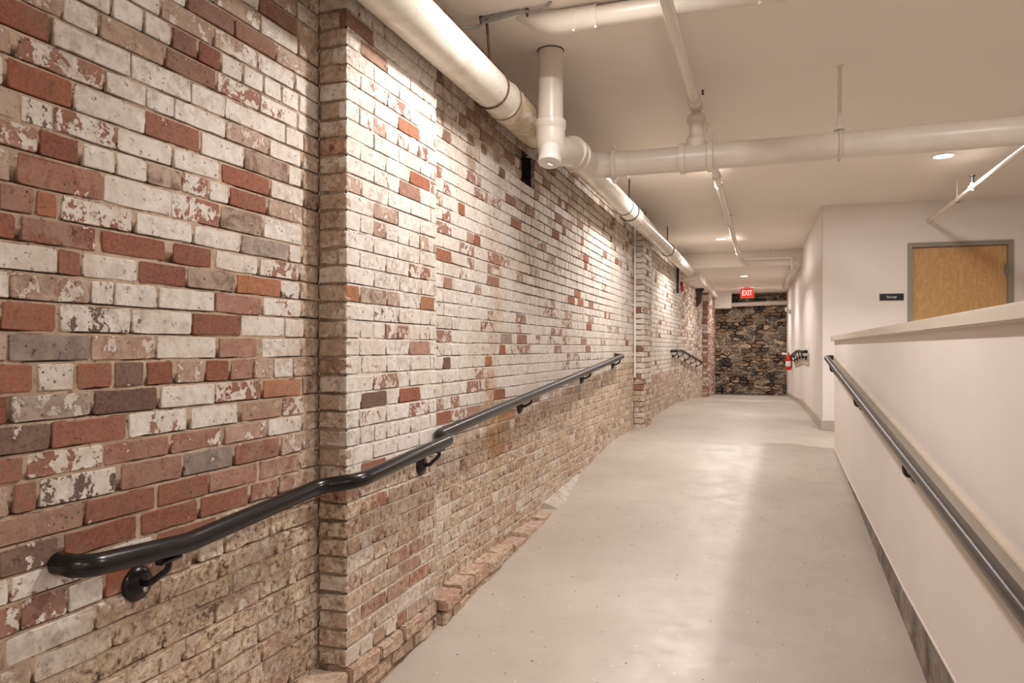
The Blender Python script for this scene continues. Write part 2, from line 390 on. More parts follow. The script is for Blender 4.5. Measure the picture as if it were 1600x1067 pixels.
class Wall:
    def __init__(s): s.v = []; s.f = []; s.c = []; s.p = []; s.q = []
    def brick(s, O, U, N, u0, u1, z0, z1, typ, zone, worn=1.0, deep=.03):
        rnd = random.random
        pal, paint, haze = TYPES[typ]
        col = random.choice(PAL[pal]); k = .88 + .24 * rnd(); col = tuple(min(.9, x * k) for x in col)
        paint = min(.985, max(0, paint + (rnd() - .5) * .13)); haze = min(1, haze * (.7 + .6 * rnd())); seed = rnd()
        w, h = u1 - u0, z1 - z0
        c = min(.0042, w * .12) * (.5 + .9 * rnd())
        n = max(1, int(w / .045)); pts = []
        for i in range(n + 1): pts.append((c + (w - 2*c) * i / n, 0))
        pts += [(w, c), (w, h * .5), (w, h - c)]
        for i in range(n, -1, -1): pts.append((c + (w - 2*c) * i / n, h))
        pts += [(0, h - c), (0, h * .5), (0, c)]
        j = .0012 * worn
        pts = [(a + random.gauss(0, j), b + random.gauss(0, j)) for a, b in pts]
        pts = [(a + .0022 * worn ** .5 * mn.noise(Vector((a * 24 + seed * 90, b * 30, 2))), b + .0024 * worn ** .5 * mn.noise(Vector((a * 22 + seed * 90, b * 30, 7)))) for a, b in pts]
        off = random.gauss(0, .0012 * worn); tu = random.gauss(0, .005 * worn); tz = random.gauss(0, .010 * worn)
        ch = .0013 * worn + .0006
        base = len(s.v); m = len(pts)
        for ring in range(3):
            for a, b in pts:
                if ring == 2:
                    a2 = a + (ch if a < w*.5 else -ch) * min(1, abs(a - w*.5) / (w*.5) * 1.6); b2 = b + (ch if b < h*.5 else -ch) * min(1, abs(b - h*.5) / (h*.5))
                    d = off + random.gauss(0, .0006 * worn)
                else:
                    a2, b2 = a, b; d = -ch * 1.1 + off if ring == 1 else -deep
                d += (a - w/2) * tu + (b - h/2) * tz if ring else 0
                P = O + U * (u0 + a2) + N * d; P.z += z0 + b2
                s.v.append(P)
                di, st, gp = zone(u0 + a2, z0 + b2)
                s.c.append((*col, 1)); s.p.append((paint, di, haze, 1)); s.q.append((seed, st, 0.0, 1))
        for r in range(2):
            for i in range(m):
                k2 = (i + 1) % m
                s.f.append((base + r*m + i, base + r*m + k2, base + (r+1)*m + k2, base + (r+1)*m + i))
        s.f.append(tuple(range(base + 2*m, base + 3*m)))
    def mortar(s, O, U, N, u0, u1, z0, z1, depth, zone, col, paint, step=.04, hole=None, rough=.0022):
        nu = max(1, int((u1 - u0) / step)); nz = max(1, int((z1 - z0) / step)); base = len(s.v)
        for i in range(nu + 1):
            for k in range(nz + 1):
                u = u0 + (u1 - u0) * i / nu; z = z0 + (z1 - z0) * k / nz
                P = O + U * u; P.z += z
                q = mn.noise(P * 9) * .7 + mn.noise(P * 31) * .5
                s.v.append(P + N * (-depth + q * rough))
                di, st, gp = zone(u, z); cc = .85 + .3 * mn.noise(P * 3)
                gp = max(0, min(1, gp + mn.noise(P * 7) * .9 * min(1, gp * 3)))
                s.c.append((col[0]*cc, col[1]*cc, col[2]*cc, 1)); s.p.append((paint, di * .8, .3, 1)); s.q.append((0.0, st, gp, 1))
        for i in range(nu):
            for k in range(nz):
                if hole:
                    uc = u0 + (u1-u0)*(i+.5)/nu; zc = z0 + (z1-z0)*(k+.5)/nz
                    if hole[0] < uc < hole[1] and hole[2] < zc < hole[3]: continue
                a = base + i*(nz+1) + k
                s.f.append((a, a + nz + 1, a + nz + 2, a + 1))
    def beds(s, O, U, N, u0, u1, cs, depth, zone, col, paint, step=.03, hole=None, crack=.5):
        """mortar sheet that follows the courses; it has shrunk away under some of the bricks, shadow lines painted dark there"""
        cs = sorted(cs); lv = []
        for k, (z0, z1) in enumerate(cs):
            lv += [(z0 - .0008, 2, k), (z0 + .004, 3, k), ((z0 + z1) / 2, 0, k), (z1 - .004, 0, k), (z1 + .0025, 1, k)]
            if k + 1 < len(cs): lv.append((cs[k+1][0] - .0042, 1, k + .5))
        n = max(1, int((u1 - u0) / step)); base = len(s.v); m = len(lv)
        for i in range(n + 1):
            u = u0 + (u1 - u0) * i / n
            for z, q, k in lv:
                P = O + U * u; P.z += z
                nz = mn.noise(P * 9) * .6 + mn.noise(P * 33) * .5
                cr = 0.0
                if q >= 2: cr = sst(.62 - crack, .80 - crack, .5 + .8 * mn.noise(Vector((u * 5.5, k * 3.7, O.x))) + .35 * mn.noise(Vector((u * 21, k * 5.1, 4))))
                if q == 0: cr = sst(.25, .55, mn.noise(Vector((u * 13, k * 4.3, 8)))) * crack * 1.4
                cr = min(1, cr)
                di, st, gp = zone(u, z); gp = max(0, min(1, gp + mn.noise(P * 6) * .8 * min(1, gp * 3)))
                wob = mn.noise(Vector((u * 30, k * 2, 1))) * .0012
                P.z += wob if q else 0
                s.v.append(P + N * (-depth + nz * .0016 - cr * .010 - gp * .004))
                cc = .88 + .3 * mn.noise(P * 3)
                s.c.append((col[0]*cc, col[1]*cc, col[2]*cc, 1)); s.p.append((paint, di * .8, .2, 1)); s.q.append((.37, st, max(gp, cr), 0))  # open joints also coloured dark, as the shadow line under a brick
        for i in range(n):
            for q in range(m - 1):
                if hole:
                    uc = u0 + (u1-u0)*(i+.5)/n; zc = (lv[q][0] + lv[q+1][0]) / 2
                    if hole[0] < uc < hole[1] and hole[2] < zc < hole[3]: continue
                a = base + i*m + q; s.f.append((a, a + m, a + m + 1, a + 1))
    def build(s, name, mat='old_painted_brick'):
        me = bpy.data.meshes.new(name); me.from_pydata([tuple(p) for p in s.v], [], s.f)
        for nm, arr in (('bcol', s.c), ('par', s.p), ('par2', s.q)):
            a = me.attributes.new(nm, 'FLOAT_COLOR', 'POINT'); a.data.foreach_set('color', np.array(arr, dtype=np.float32).ravel())
        bm = bmesh.new(); bm.from_mesh(me); bmesh.ops.recalc_face_normals(bm, faces=bm.faces[:]); bm.to_mesh(me); bm.free()
        me.materials.append(MATS[mat])
        o = bpy.data.objects.new(name, me); COL.objects.link(o); return o

def pick(tbl):
    r = random.random() * sum(w for _, w in tbl)
    for t, w in tbl:
        r -= w
        if r <= 0: return t
    return tbl[-1][0]

def bond(u0, u1, k, header=.12, L=.2045, gap=.0105, six=6):
    """joint positions of one course"""
    out = []; u = u0 + (0 if k % 2 else -.1); head = (k % six == 0)
    while u < u1 - .03:
        w = (.1 if head or random.random() < header else L) + random.gauss(0, .004)
        a, b = max(u, u0), min(u + w - gap, u1)
        if u1 - (u + w) < .045: b = u1
        if b - a > .03: out.append((a, b))
        u += w
        if b == u1: break
    return out

def lay(W, O, U, N, u0, u1, courses, types, zone, pts=(), worn=1.0, header=.12, skip=None, gap=.0105):
    for k, (z0, z1) in enumerate(courses):
        for a, b in bond(u0, u1, k, header):
            if skip and skip(a, b, z0, z1): continue
            t = None
            for pu, pz, pt in pts:
                if a - .006 <= pu <= b + .006 and z0 - .005 <= pz <= z1 + .006: t = pt
            mu, mz = (a + b) / 2, (z0 + z1) / 2
            wn = worn * (1 + 1.2 * zone(mu, mz)[0])
            W.brick(O, U, N, a, b, z0 + random.gauss(0, .0008), z1 + random.gauss(0, .0008), t or pick(types(mu, mz)), zone, wn)

def courses(z0, z1, pitch=.0677, bed=.0105):
    out = []; z = z0
    while z < z1:
        p = pitch + random.gauss(0, .0011); out.append((z + bed * .5, min(z1, z + p - bed * .5))); z += p
    return out

VX, VY, VZ = Vector((1, 0, 0)), Vector((0, 1, 0)), Vector((0, 0, 1))
W = Wall()
XA, XP, XB, XP2, XC = -1.584, -1.463, -1.52, -1.396, -1.50
YA1, YP1, YB1, YP2 = 2.324, 3.102, 8.836, 9.472
jn = lambda u, z, f=3.0, o=0.0: mn.noise(Vector((u * f, z * f, o)))

# --- near wall
ZJ = [1.758,1.687,1.624,1.551,1.485,1.421,1.343,1.278,1.214,1.148,1.082,1.011,.942,.871,.804,.735,.673,.600,.533,.466,.405,.334,.264,.200]
def zoneA(u, z):
    zb = .20 + (u - 1.1) * .34 + jn(u, z) * .10
    d = sst(zb + .10, zb - .10, z) * .92
    d = max(d, sst(2.17, 2.26, u) * .55)  # corner strip: grime, plus the pilaster's shadow painted in
    d = max(d, sst(1.95, 2.5, z) * .18 * (1 + jn(u, z, 5)))
    return d, 0.0, .02
OA = Vector((XA, 0, 0))
zs = list(ZJ)
while zs[0] < CEIL: zs.insert(0, zs[0] + .0665 + random.gauss(0, .0015))
zs[0] = CEIL
while zs[-1] > -.62: zs.append(zs[-1] - .0677 + random.gauss(0, .0015))
i0 = zs.index(ZJ[0])
listed = {}
for r in A_ROWS.strip().split('\n'):
    pass
for k, r in enumerate(A_ROWS.strip().split('\n')):
    listed[k] = [(float(a), float(b), t) for a, b, t in (q.split(',') for q in r.split(';'))]
def typesA(u, z):
    if z > 1.75: return [('W', 46), ('V', 16), ('H', 7), ('B', 12), ('M', 9), ('T', 8), ('R', 4)] if u > .9 else [('W', 40), ('R', 25), ('V', 15), ('M', 20)]
    if z < .2: return [('T', 60), ('Q', 15), ('M', 15), ('V', 10)]
    return [('R', 40), ('W', 25), ('P', 12), ('M', 12), ('S', 11)]
for k in range(len(zs) - 1):
    zt, zb = zs[k] - .0045, zs[k+1] + .0045
    if zt - zb < .02: continue
    row = listed.get(k - i0)
    ustart = YA1
    if row:
        ustart = row[0][0] - .010
        for a, b, t in row:
            b = min(b, YA1)
            W.brick(OA, VY, VX, a + .001, b - .0015, zb, zt, t, zoneA, .7 + 1.2 * zoneA((a+b)/2, zb)[0])
    for a, b in bond(-2.6, ustart, k, .1):
        W.brick(OA, VY, VX, a, b, zb, zt, pick(typesA((a+b)/2, zb)), zoneA, .7 + 1.2 * zoneA((a+b)/2, zb)[0])
W.beds(OA, VY, VX, -2.7, YA1 + .02, [(zs[k+1] + .0045, zs[k] - .0045) for k in range(len(zs)-1) if zs[k]-zs[k+1] > .03], .0026, zoneA, (.64, .50, .355), .18, .03, crack=.40)

# --- pilaster: side facing the viewer, front, and far return
def zoneP(u, z):
    d = sst(.50, .40, z + jn(u, z, 4) * .08) * (.80 if z > .12 else .42)
    return d, 0.0, .0
def zoneS(u, z):
    return .50 + .3 * sst(.6, .3, z), 0.0, .35  # side face: grime, with its shade put into the colour too
pilc = courses(-.21, CEIL, .0678)
def typesP(u, z):
    if z > 2.3: return [('W', 50), ('B', 30), ('P', 20)]
    if z > .45: return [('W', 86), ('V', 10), ('P', 4)]
    return [('T', 25), ('M', 25), ('V', 20), ('Q', 15), ('S', 15)]
PP = [(float(a), float(b), c) for a, b, c in (q.split(',') for q in P_PTS.split(';'))]
lay(W, Vector((XP, 0, 0)), VY, VX, YA1 + .001, YP1 - .001, pilc, typesP, zoneP, PP, worn=.5)
W.beds(Vector((XP, 0, 0)), VY, VX, YA1 + .010, YP1 - .010, pilc, .0022, zoneP, (.66, .53, .40), .80, .025, crack=.42)
for (z0, z1) in pilc:
    W.brick(Vector((XA, YA1, 0)), VX, -VY, .004, XP - XA - .002, z0, z1, pick([('T', 70), ('W', 20), ('B', 6), ('R', 4)]), zoneS, 1.8)
W.mortar(Vector((XA, YA1, 0)), VX, -VY, 0, XP - XA - .008, -.3, CEIL, .008, zoneS, (.42, .31, .20), .1, .03)
for (z0, z1) in pilc:
    W.brick(Vector((XB, YP1, 0)), VX, VY, 0.0, XP - XB, z0, z1, pick([('W', 70), ('T', 30)]), zoneP, 1.2)

# --- long middle wall with a knocked-out hole up by the pipe
HOLE = (4.565, 4.755, 2.075, 2.29)
def zoneB(u, z):
    zb = .50 + .030 * (u - 3.1) + .10 * sst(5.5, 7.5, u) + jn(u, z, 2.2) * .16
    d = sst(zb + .12, zb - .10, z) * .90
    d = max(d, .50 * sst(.34, .12, abs(u - 4.75 - .08 * math.sin(z * 7))) * sst(1.15, 1.5, z))
    d = max(d, .45 * sst(1.9, 2.25, z) * (1 + .8 * jn(u, z, 4)))
    d = max(d, .75 * sst(6.0, 7.5, u) * sst(1.0, .72, z + jn(u, z, 2.5, 5) * .3))
    s = sst(.17, .04, abs(u - 4.02 - .07 * math.sin(z * 5 + 1) - .05 * jn(u, z, 6))) * sst(2.0, 1.5, z) * sst(.12, .4, z) * (.75 if z < .85 else .32)
    s = max(s, .6 * sst(.30, .08, abs(u - 4.12)) * sst(.20, .07, abs(z - .52)))
    g = .0 + .9 * sst(4.2, 4.7, u) * sst(7.9, 7.0, u) * sst(1.1, 1.5, z) + .3 * sst(2.05, 2.3, z)
    return min(1, d), s, min(1, g)
def typesB(u, z):
    if z > 2.0 and u < 5.2: return [('W', 36), ('V', 20), ('B', 14), ('M', 10), ('D', 5), ('T', 15)]
    if z > 1.9: return [('W', 58), ('V', 18), ('B', 7), ('R', 4), ('T', 13)]
    if z > .62 + .03 * (u - 3): return [('W', 78), ('V', 11), ('P', 5), ('H', 2.5), ('S', 2), ('O', 1.5)]
    return [('T', 44), ('V', 18), ('M', 12), ('Y', 9), ('Q', 8), ('S', 6), ('G', 3)]
BP = [(float(a), float(b), c) for a, b, c in (q.split(',') for q in B_PTS.split(';'))]
BP = [(u_, z_, random.choice('RRPHV') if t_ == 'R' and z_ > .6 else (random.choice('OOHP') if t_ == 'O' else t_)) for u_, z_, t_ in BP]
def inhole(a, b, z0, z1):
    return b > HOLE[0] + .03 and a < HOLE[1] - .03 and z1 > HOLE[2] + .02 and z0 < HOLE[3] - .02
cb = courses(-.35, CEIL, .0677)
lay(W, Vector((XB, 0, 0)), VY, VX, YP1 + .002, YB1, cb, typesB, zoneB, BP, header=.32, skip=inhole, worn=.6)
W.beds(Vector((XB, 0, 0)), VY, VX, YP1 - .02, YB1 + .02, cb, .0028, zoneB, (.64, .51, .38), .74, .03, hole=HOLE, crack=.44)

# --- second pilaster
def zoneP2(u, z):
    return sst(.55, .3, z + jn(u, z, 4, 3) * .2) * .75 + .12, 0.0, .45
c2 = courses(-.22, CEIL, .0677)
tP2 = lambda u, z: [('W', 70), ('V', 12), ('R', 5), ('T', 9), ('B', 4)] if z > .5 else [('T', 35), ('V', 25), ('K', 12), ('R', 12), ('M', 16)]
lay(W, Vector((XP2, 0, 0)), VY, VX, YB1, YP2, c2, tP2, zoneP2, worn=1.0)
W.mortar(Vector((XP2, 0, 0)), VY, VX, YB1 + .01, YP2 - .01, -.3, CEIL, .009, zoneP2, (.55, .43, .31), .5, .035)
for (z0, z1) in c2:
    W.brick(Vector((XB, YB1, 0)), VX, -VY, .003, XP2 - XB, z0, z1, pick(tP2(0, z0)), zoneP2, 1.8)
    W.brick(Vector((XC, YP2, 0)), VX, VY, .003, XP2 - XC, z0, z1, pick(tP2(0, z0)), zoneP2, 1.8)
W.mortar(Vector((XB, YB1, 0)), VX, -VY, 0, XP2 - XB - .01, -.3, CEIL, .010, zoneP2, (.45, .33, .22), .3, .04)
W.mortar(Vector((XC, YP2, 0)), VX, VY, 0, XP2 - XC - .01, -.3, CEIL, .010, zoneP2, (.45, .33, .22), .3, .04)

# --- far stretch and the end pier
def zoneC(u, z):
    d = sst(.75, .35, z + jn(u, z, 2, 7) * .35) * .72
    d = max(d, .40 * sst(1.95, 2.3, z), .35 * sst(13.5, 15.0, u))
    return d, 0.0, .12
def typesC(u, z):
    if u > 13.6: return [('W', 36), ('V', 18), ('R', 8), ('S', 10), ('P', 8), ('B', 5), ('T', 15)]
    return [('W', 74), ('V', 12), ('R', 3), ('T', 11)] if z > .6 else [('T', 45), ('V', 20), ('Y', 10), ('S', 10), ('M', 15)]
cc = courses(-.36, CEIL, .0677)
lay(W, Vector((XC, 0, 0)), VY, VX, YP2 + .002, 13.2, cc, typesC, zoneC, header=.2, worn=.8)
W.beds(Vector((XC, 0, 0)), VY, VX, YP2 - .02, 13.2, cc, .004, zoneC, (.58, .45, .33), .6, .05, crack=.46)
U2 = Vector((.135, 4.0, 0)).normalized(); N2 = Vector((U2.y, -U2.x, 0))
def wallx(Y): return XC if Y < 13.2 else XC + (Y - 13.2) * .135 / 4
O2 = Vector((XC, 13.2, 0)) - U2 * 13.2
lay(W, O2, U2, N2, 13.2, 17.2, cc, typesC, zoneC, header=.2, worn=.8)
W.beds(O2, U2, N2, 13.2, 17.22, cc, .004, zoneC, (.58, .45, .33), .6, .05, crack=.46)
XC2 = -1.365
XE = -1.245
zE = lambda u, z: (.15, 0.0, .3)
tE = lambda u, z: [('R', 34), ('S', 26), ('W', 20), ('P', 20)]
ce = courses(-.3, LOWC, .0677)
for k, (z0, z1) in enumerate(ce):
    a = .125 if k % 2 else .20
    W.brick(Vector((XC2, 17.2, 0)), VX, -VY, .002, XE - XC2, z0, z1, pick(tE(0, 0)), zE, 1.2)
W.mortar(Vector((XC2, 17.2, 0)), VX, -VY, 0, XE - XC2 - .01, -.35, LOWC, .009, zE, (.60, .48, .37), .5, .05)
lay(W, Vector((XE, 0, 0)), VY, VX, 17.2, 19.85, ce, tE, zE, worn=1.3)
W.mortar(Vector((XE, 0, 0)), VY, VX, 17.21, 19.9, -.35, LOWC, .009, zE, (.60, .48, .37), .4, .05)

# --- brick footing showing along the foot of the wall
def zoneF(u, z): return .5, 0.0, .6
tF = [('T', 50), ('S', 18), ('M', 26), ('R', 6)]
def footing(x0, x1, y0, y1, top, rows=3):
    """stepped-out courses: a top row laid across, rows of stretchers under it"""
    y = y0
    while y < y1 - .02:
        w = min(.205 + random.gauss(0, .012), y1 - y); dz = random.gauss(0, .006); dx = random.gauss(0, .007)
        # top face as one brick lying flat (normal up): build from two walls meeting
        t = pick(tF)
        Wf.brick(Vector((0, 0, 0)), VY, VX, y, y + w - .012, top - .062 + dz, top + dz, t, zoneF, 2.4, .01) if False else None
        bricks_f.append((x0, x1 + dx, y, y + w - .011, top - .06, top + dz, t))
        y += w
    for r in range(1, rows):
        y = y0 - .1 * (r % 2)
        while y < y1 - .02:
            w = .205 + random.gauss(0, .006); a, b = max(y, y0), min(y + w - .012, y1)
            if b - a > .03: bricks_f.append((x0, x1 + random.gauss(-.006, .004), a, b, top - .068 * (r + 1) + .008, top - .068 * r - .002, pick(tF)))
            y += w
bricks_f = []
footing(XA - .05, -1.452, -.4, 2.322, -.208, 5)
footing(XP - .09, -1.447, 2.325, 3.095, -.212, 4)
footing(XB - .04, -1.418, 3.105, 5.02, -.204, 4)
for x0, x1, y0, y1, z0, z1, t in bricks_f:
    pal, paint, haze = TYPES[t]; col = random.choice(PAL[pal]); seed = random.random()
    bm = bmesh.new(); bmesh.ops.create_cube(bm, size=1)
    for v in bm.verts: v.co = Vector(((x0+x1)/2 + v.co.x*(x1-x0), (y0+y1)/2 + v.co.y*(y1-y0), (z0+z1)/2 + v.co.z*(z1-z0)))
    bmesh.ops.subdivide_edges(bm, edges=bm.edges[:], cuts=3, use_grid_fill=True)
    bmesh.ops.bevel(bm, geom=[e for e in bm.edges if e.calc_face_angle(0) > 1], offset=.007, segments=2, affect='EDGES')
    for v in bm.verts:
        q = Vector((mn.noise(v.co * 17), mn.noise(v.co * 17 + VX * 9), mn.noise(v.co * 15 + VY * 7)))
        v.co += q * .007 + Vector((random.gauss(0, .0009), 0, random.gauss(0, .0009)))
    bm.verts.index_update(); o = len(W.v)
    for v in bm.verts:
        W.v.append(v.co.copy()); W.c.append((col[0]*.5+.30, col[1]*.5+.22, col[2]*.5+.16, 1)); W.p.append((paint * .7, .55, haze, 1)); W.q.append((seed, 0, 0, 1))
    for f in bm.faces: W.f.append(tuple(v.index + o for v in f.verts))
    bm.free()
zF = lambda u, z: (.8, 0.0, .5)
for x, y0, y1, top in ((-1.464, -.5, 2.33, -.225), (-1.458, 2.325, 3.1, -.225), (-1.432, 3.1, 5.0, -.22)):
    W.mortar(Vector((x, 0, 0)), VY, VX, y0, y1, -.75, top, .0, zF, (.50, .38, .26), .1, .04, rough=.006)
struct(W.build('wall_left'))
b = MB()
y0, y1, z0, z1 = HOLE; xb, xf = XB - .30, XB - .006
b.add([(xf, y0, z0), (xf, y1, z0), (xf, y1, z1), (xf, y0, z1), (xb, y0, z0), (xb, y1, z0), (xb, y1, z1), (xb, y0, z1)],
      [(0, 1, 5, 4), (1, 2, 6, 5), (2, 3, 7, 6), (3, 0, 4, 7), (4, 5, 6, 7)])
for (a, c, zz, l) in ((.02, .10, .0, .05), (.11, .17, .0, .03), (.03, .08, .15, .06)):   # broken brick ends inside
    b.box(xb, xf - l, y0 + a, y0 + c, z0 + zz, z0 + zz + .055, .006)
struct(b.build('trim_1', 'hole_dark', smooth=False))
# ------------------------------------------------------------------ setting
YR = 7.6                                   # top of the ramp
def zramp(X, Y):
    k = .0735 + (X + 1.45) / 2.085 * .0215
    return -(YR - Y) * k
def zfar(Y): return -max(0, Y - 13.2) * .036
b = MB()
def grid(x0, x1, y0, y1, nx, ny, fz):
    v = [(x0 + (x1-x0)*i/nx, y0 + (y1-y0)*j/ny, fz(x0 + (x1-x0)*i/nx, y0 + (y1-y0)*j/ny)) for i in range(nx+1) for j in range(ny+1)]
    f = [(i*(ny+1)+j, (i+1)*(ny+1)+j, (i+1)*(ny+1)+j+1, i*(ny+1)+j+1) for i in range(nx) for j in range(ny)]
    b.add(v, f)
grid(-1.62, .70, -2.7, YR, 8, 30, zramp)
grid(-1.62, 5.2, YR, 9.9, 8, 4, lambda x, y: 0.0)
grid(-1.62, .70, 9.9, 13.2, 8, 4, lambda x, y: 0.0)
grid(-1.62, .70, 13.2, 20.1, 8, 12, lambda x, y: zfar(y))
grid(.66, 5.2, -2.7, YR, 6, 8, lambda x, y: 0.0)
fl = b.build('floor', 'epoxy_floor', smooth=False); struct(fl)
b = MB()
b.box(-1.8, 5.3, -2.8, 13.28, CEIL, CEIL + .15)
struct(b.build('ceiling', 'ceiling_paint', smooth=False))
b = MB()                                    # lower ceiling past the beam
b.box(-1.8, .75, 13.28, 20.1, LOWC, CEIL + .15)
struct(b.build('ceiling_low' if False else 'ceiling_far', 'ceiling_paint', smooth=False))
b = MB()                                    # boxed-in duct along the left, and the box in front of the stones
b.box(-1.52, -1.157, 13.95, 19.9, 2.255, LOWC + .01)
b.box(-1.40, -.83, 19.45, 19.95, 2.01, LOWC + .01)
struct(b.build('trim_2', 'ceiling_paint', smooth=False))

# right wall of the corridor, slightly converging, and the end wall with the door
XR0, XR1, YR0, YR1 = .635, .512, 9.36, 19.95
def xr(Y): return XR0 + (XR1 - XR0) * (Y - YR0) / (YR1 - YR0)
PH = R(4); TD = Vector((math.cos(PH), math.sin(PH), 0)); ND = Vector((math.sin(PH), -math.cos(PH), 0)); PW = Vector((XR0, YR0, 0))
def pw(t, o, z): return tuple(PW + TD * t + ND * o + VZ * z)
b = MB()
b.hexa([(XR0, YR0, -.4), (XR0 + .2, YR0 + .014, -.4), (XR1 + .2, YR1 + .1, -.4), (XR1, YR1 + .1, -.4),
        (XR0, YR0, CEIL), (XR0 + .2, YR0 + .014, CEIL), (XR1 + .2, YR1 + .1, CEIL), (XR1, YR1 + .1, CEIL)])
struct(b.build('wall_right', 'white_wall_paint', smooth=False))
DT0, DT1, DH = .918, 1.988, 2.19
def slab(b, t0, t1, o0, o1, z0, z1, bev=0):
    b.hexa([pw(t0, o1, z0), pw(t1, o1, z0), pw(t1, o0, z0), pw(t0, o0, z0), pw(t0, o1, z1), pw(t1, o1, z1), pw(t1, o0, z1), pw(t0, o0, z1)], bev)
b = MB()
slab(b, 0, DT0 + .03, -.14, 0, -.02, CEIL); slab(b, DT1 - .03, 4.7, -.14, 0, -.02, CEIL); slab(b, DT0 + .03, DT1 - .03, -.14, 0, DH - .03, CEIL)
struct(b.build('wall_far', 'white_wall_paint', smooth=False))
# door with steel frame
dr = bpy.data.objects.new('door_1', None); COL.objects.link(dr); dr.location = pw((DT0 + DT1)/2, 0, 0); dr['kind'] = 'structure'
b = MB()
slab(b, DT0, DT0 + .05, -.12, .016, 0, DH, .002); slab(b, DT1 - .05, DT1, -.12, .016, 0, DH, .002); slab(b, DT0 + .05, DT1 - .05, -.12, .016, DH - .05, DH, .002)
b.build('door_frame', 'frame_grey', dr, False)
b = MB(); slab(b, DT0 + .053, DT1 - .053, -.075, -.030, .008, DH - .055, .002)
b.build('door_leaf', 'birch_veneer', dr, False)
for hz in (1.80, 1.05, .28):
    b = MB(); b.lathe(pw(DT1 - .052, -.020, hz), (0, 0, 1), [(0, .008), (.003, .010), (.112, .010), (.115, .008)], 14)
    slab(b, DT1 - .078, DT1 - .052, -.031, -.024, hz, hz + .115)
    b.build('hinge', 'hinge_steel', dr)
b = MB(); b.lathe(pw(DT0 + .12, -.030, 1.0), ND, [(0, .030), (.008, .030), (.010, .012), (.045, .012), (.047, .009)], 18)
b.sweep(fillet([pw(DT0 + .12, .012, 1.0), pw(DT0 + .14, .020, 1.0), pw(DT0 + .235, .018, 1.0)], .01), .009, 12)
b.build('door_handle', 'hinge_steel', dr)
# baseboards
b = MB()
def base_right(y0, y1, z0, z1, h, o=.012):
    b.hexa([(xr(y0) - o, y0, z0), (xr(y0) + .004, y0, z0), (xr(y1) + .004, y1, z1), (xr(y1) - o, y1, z1),
            (xr(y0) - o, y0, z0 + h), (xr(y0) + .004, y0, z0 + h), (xr(y1) + .004, y1, z1 + h), (xr(y1) - o, y1, z1 + h)], .002)
base_right(9.36, 13.25, 0, 0, .115)
base_right(13.26, 19.9, zfar(13.26) - .01, zfar(19.9), .10)
slab(b, -.012, DT0, -.004, .012, 0, .115, .002); slab(b, DT1, 4.6, -.004, .012, 0, .115, .002)
struct(b.build('baseboard_right', 'base_paint', smooth=False))
# rest of the shell, out of the picture
b = MB(); b.box(5.2, 5.4, -2.9, 9.9, -.1, CEIL); struct(b.build('wall_side', 'white_wall_paint', smooth=False))
b = MB(); b.box(-1.8, 5.4, -2.9, -2.7, -1.0, CEIL); struct(b.build('wall_back', 'white_wall_paint', smooth=False))

# half wall beside the ramp, its concrete kerb and its cap
YH = 7.62
prof = [(-2.7, -.21), (2.9, -.198), (3.9, -.185), (5.0, -.135), (6.4, -.075), (7.2, -.02), (YH, .003)]
b = MB()
poly = [(.628, y, z) for y, z in prof] + [(.628, YH, 1.045), (.628, -2.7, 1.045)]
b.prism(poly, (.132, 0, 0))
for (ya, za), (yb, zb) in zip(prof[:-1], prof[1:]):   # thin edge bead
    b.hexa([(.6245, ya, za), (.632, ya, za), (.632, yb, zb), (.6245, yb, zb), (.6245, ya, za + .010), (.632, ya, za + .010), (.632, yb, zb + .010), (.6245, yb, zb + .010)])
struct(b.build('wall_partition', 'white_wall_paint', smooth=False))
b = MB()
n = 90; ys = [-2.7 + (7.5 + 2.7) * i / n for i in range(n + 1)]
def interp(y):
    for (ya, za), (yb, zb) in zip(prof[:-1], prof[1:]):
        if ya <= y <= yb: return za + (zb - za) * (y - ya) / (yb - ya)
    return 0
rows = []
for y in ys:
    zt, zl = interp(y) + .005, zramp(.63, y) - .02
    rows.append([(.6335 + .0035 * mn.noise(Vector((y * 9, q * 5, 0))) - (.010 if q == 5 else 0) * (1 + mn.noise(Vector((y * 11, 0, 3)))), y, zt + (zl - zt) * q / 5) for q in range(6)])
v = [p for r_ in rows for p in r_]
b.add(v, [(i*6+q, (i+1)*6+q, (i+1)*6+q+1, i*6+q+1) for i in range(n) for q in range(5)])
struct(b.build('trim_3', 'raw_concrete'))
b = MB(); b.box(.594, .794, -2.7, YH + .034, 1.043, 1.092, .006)
struct(b.build('trim_4', 'cap_paint', smooth=False))

# rubble stone wall at the end
rs = np.random.RandomState(4)
x0, x1, z0, z1 = -1.30, .56, -.30, LOWC
sx, sz = .185, .066
cells = []
zz = z0 - .1
while zz < z1 + .1:
    hgt = sz * (.7 + .9 * rs.rand()); xx = x0 - .2 - rs.rand() * .2
    while xx < x1 + .2:
        w_ = sx * (.5 + 1.3 * rs.rand()); cells.append((xx + w_/2, zz + hgt/2 + (rs.rand() - .5) * .03)); xx += w_
    zz += hgt
for cx_, cz_ in ((-.42, .78), (-.10, 1.38), (-.62, 1.50), (-.95, .55)):            # a few big stones
    cells = [q for q in cells if not (abs(q[0]-cx_) < .17 and abs(q[1]-cz_) < .085)] + [(cx_, cz_)]
cells = np.array(cells); pal = np.array([(.19,.12,.07), (.28,.18,.105), (.40,.28,.175), (.12,.085,.06), (.08,.066,.056), (.52,.39,.26), (.33,.195,.10), (.18,.135,.10)])
ccol = pal[rs.randint(0, len(pal), len(cells))] * (.75 + .5 * rs.rand(len(cells), 1)); chgt = .02 + .055 * rs.rand(len(cells))
st = .011; gx = np.arange(x0, x1, st); gz = np.arange(z0, z1 + st, st)
verts = []; cols = []
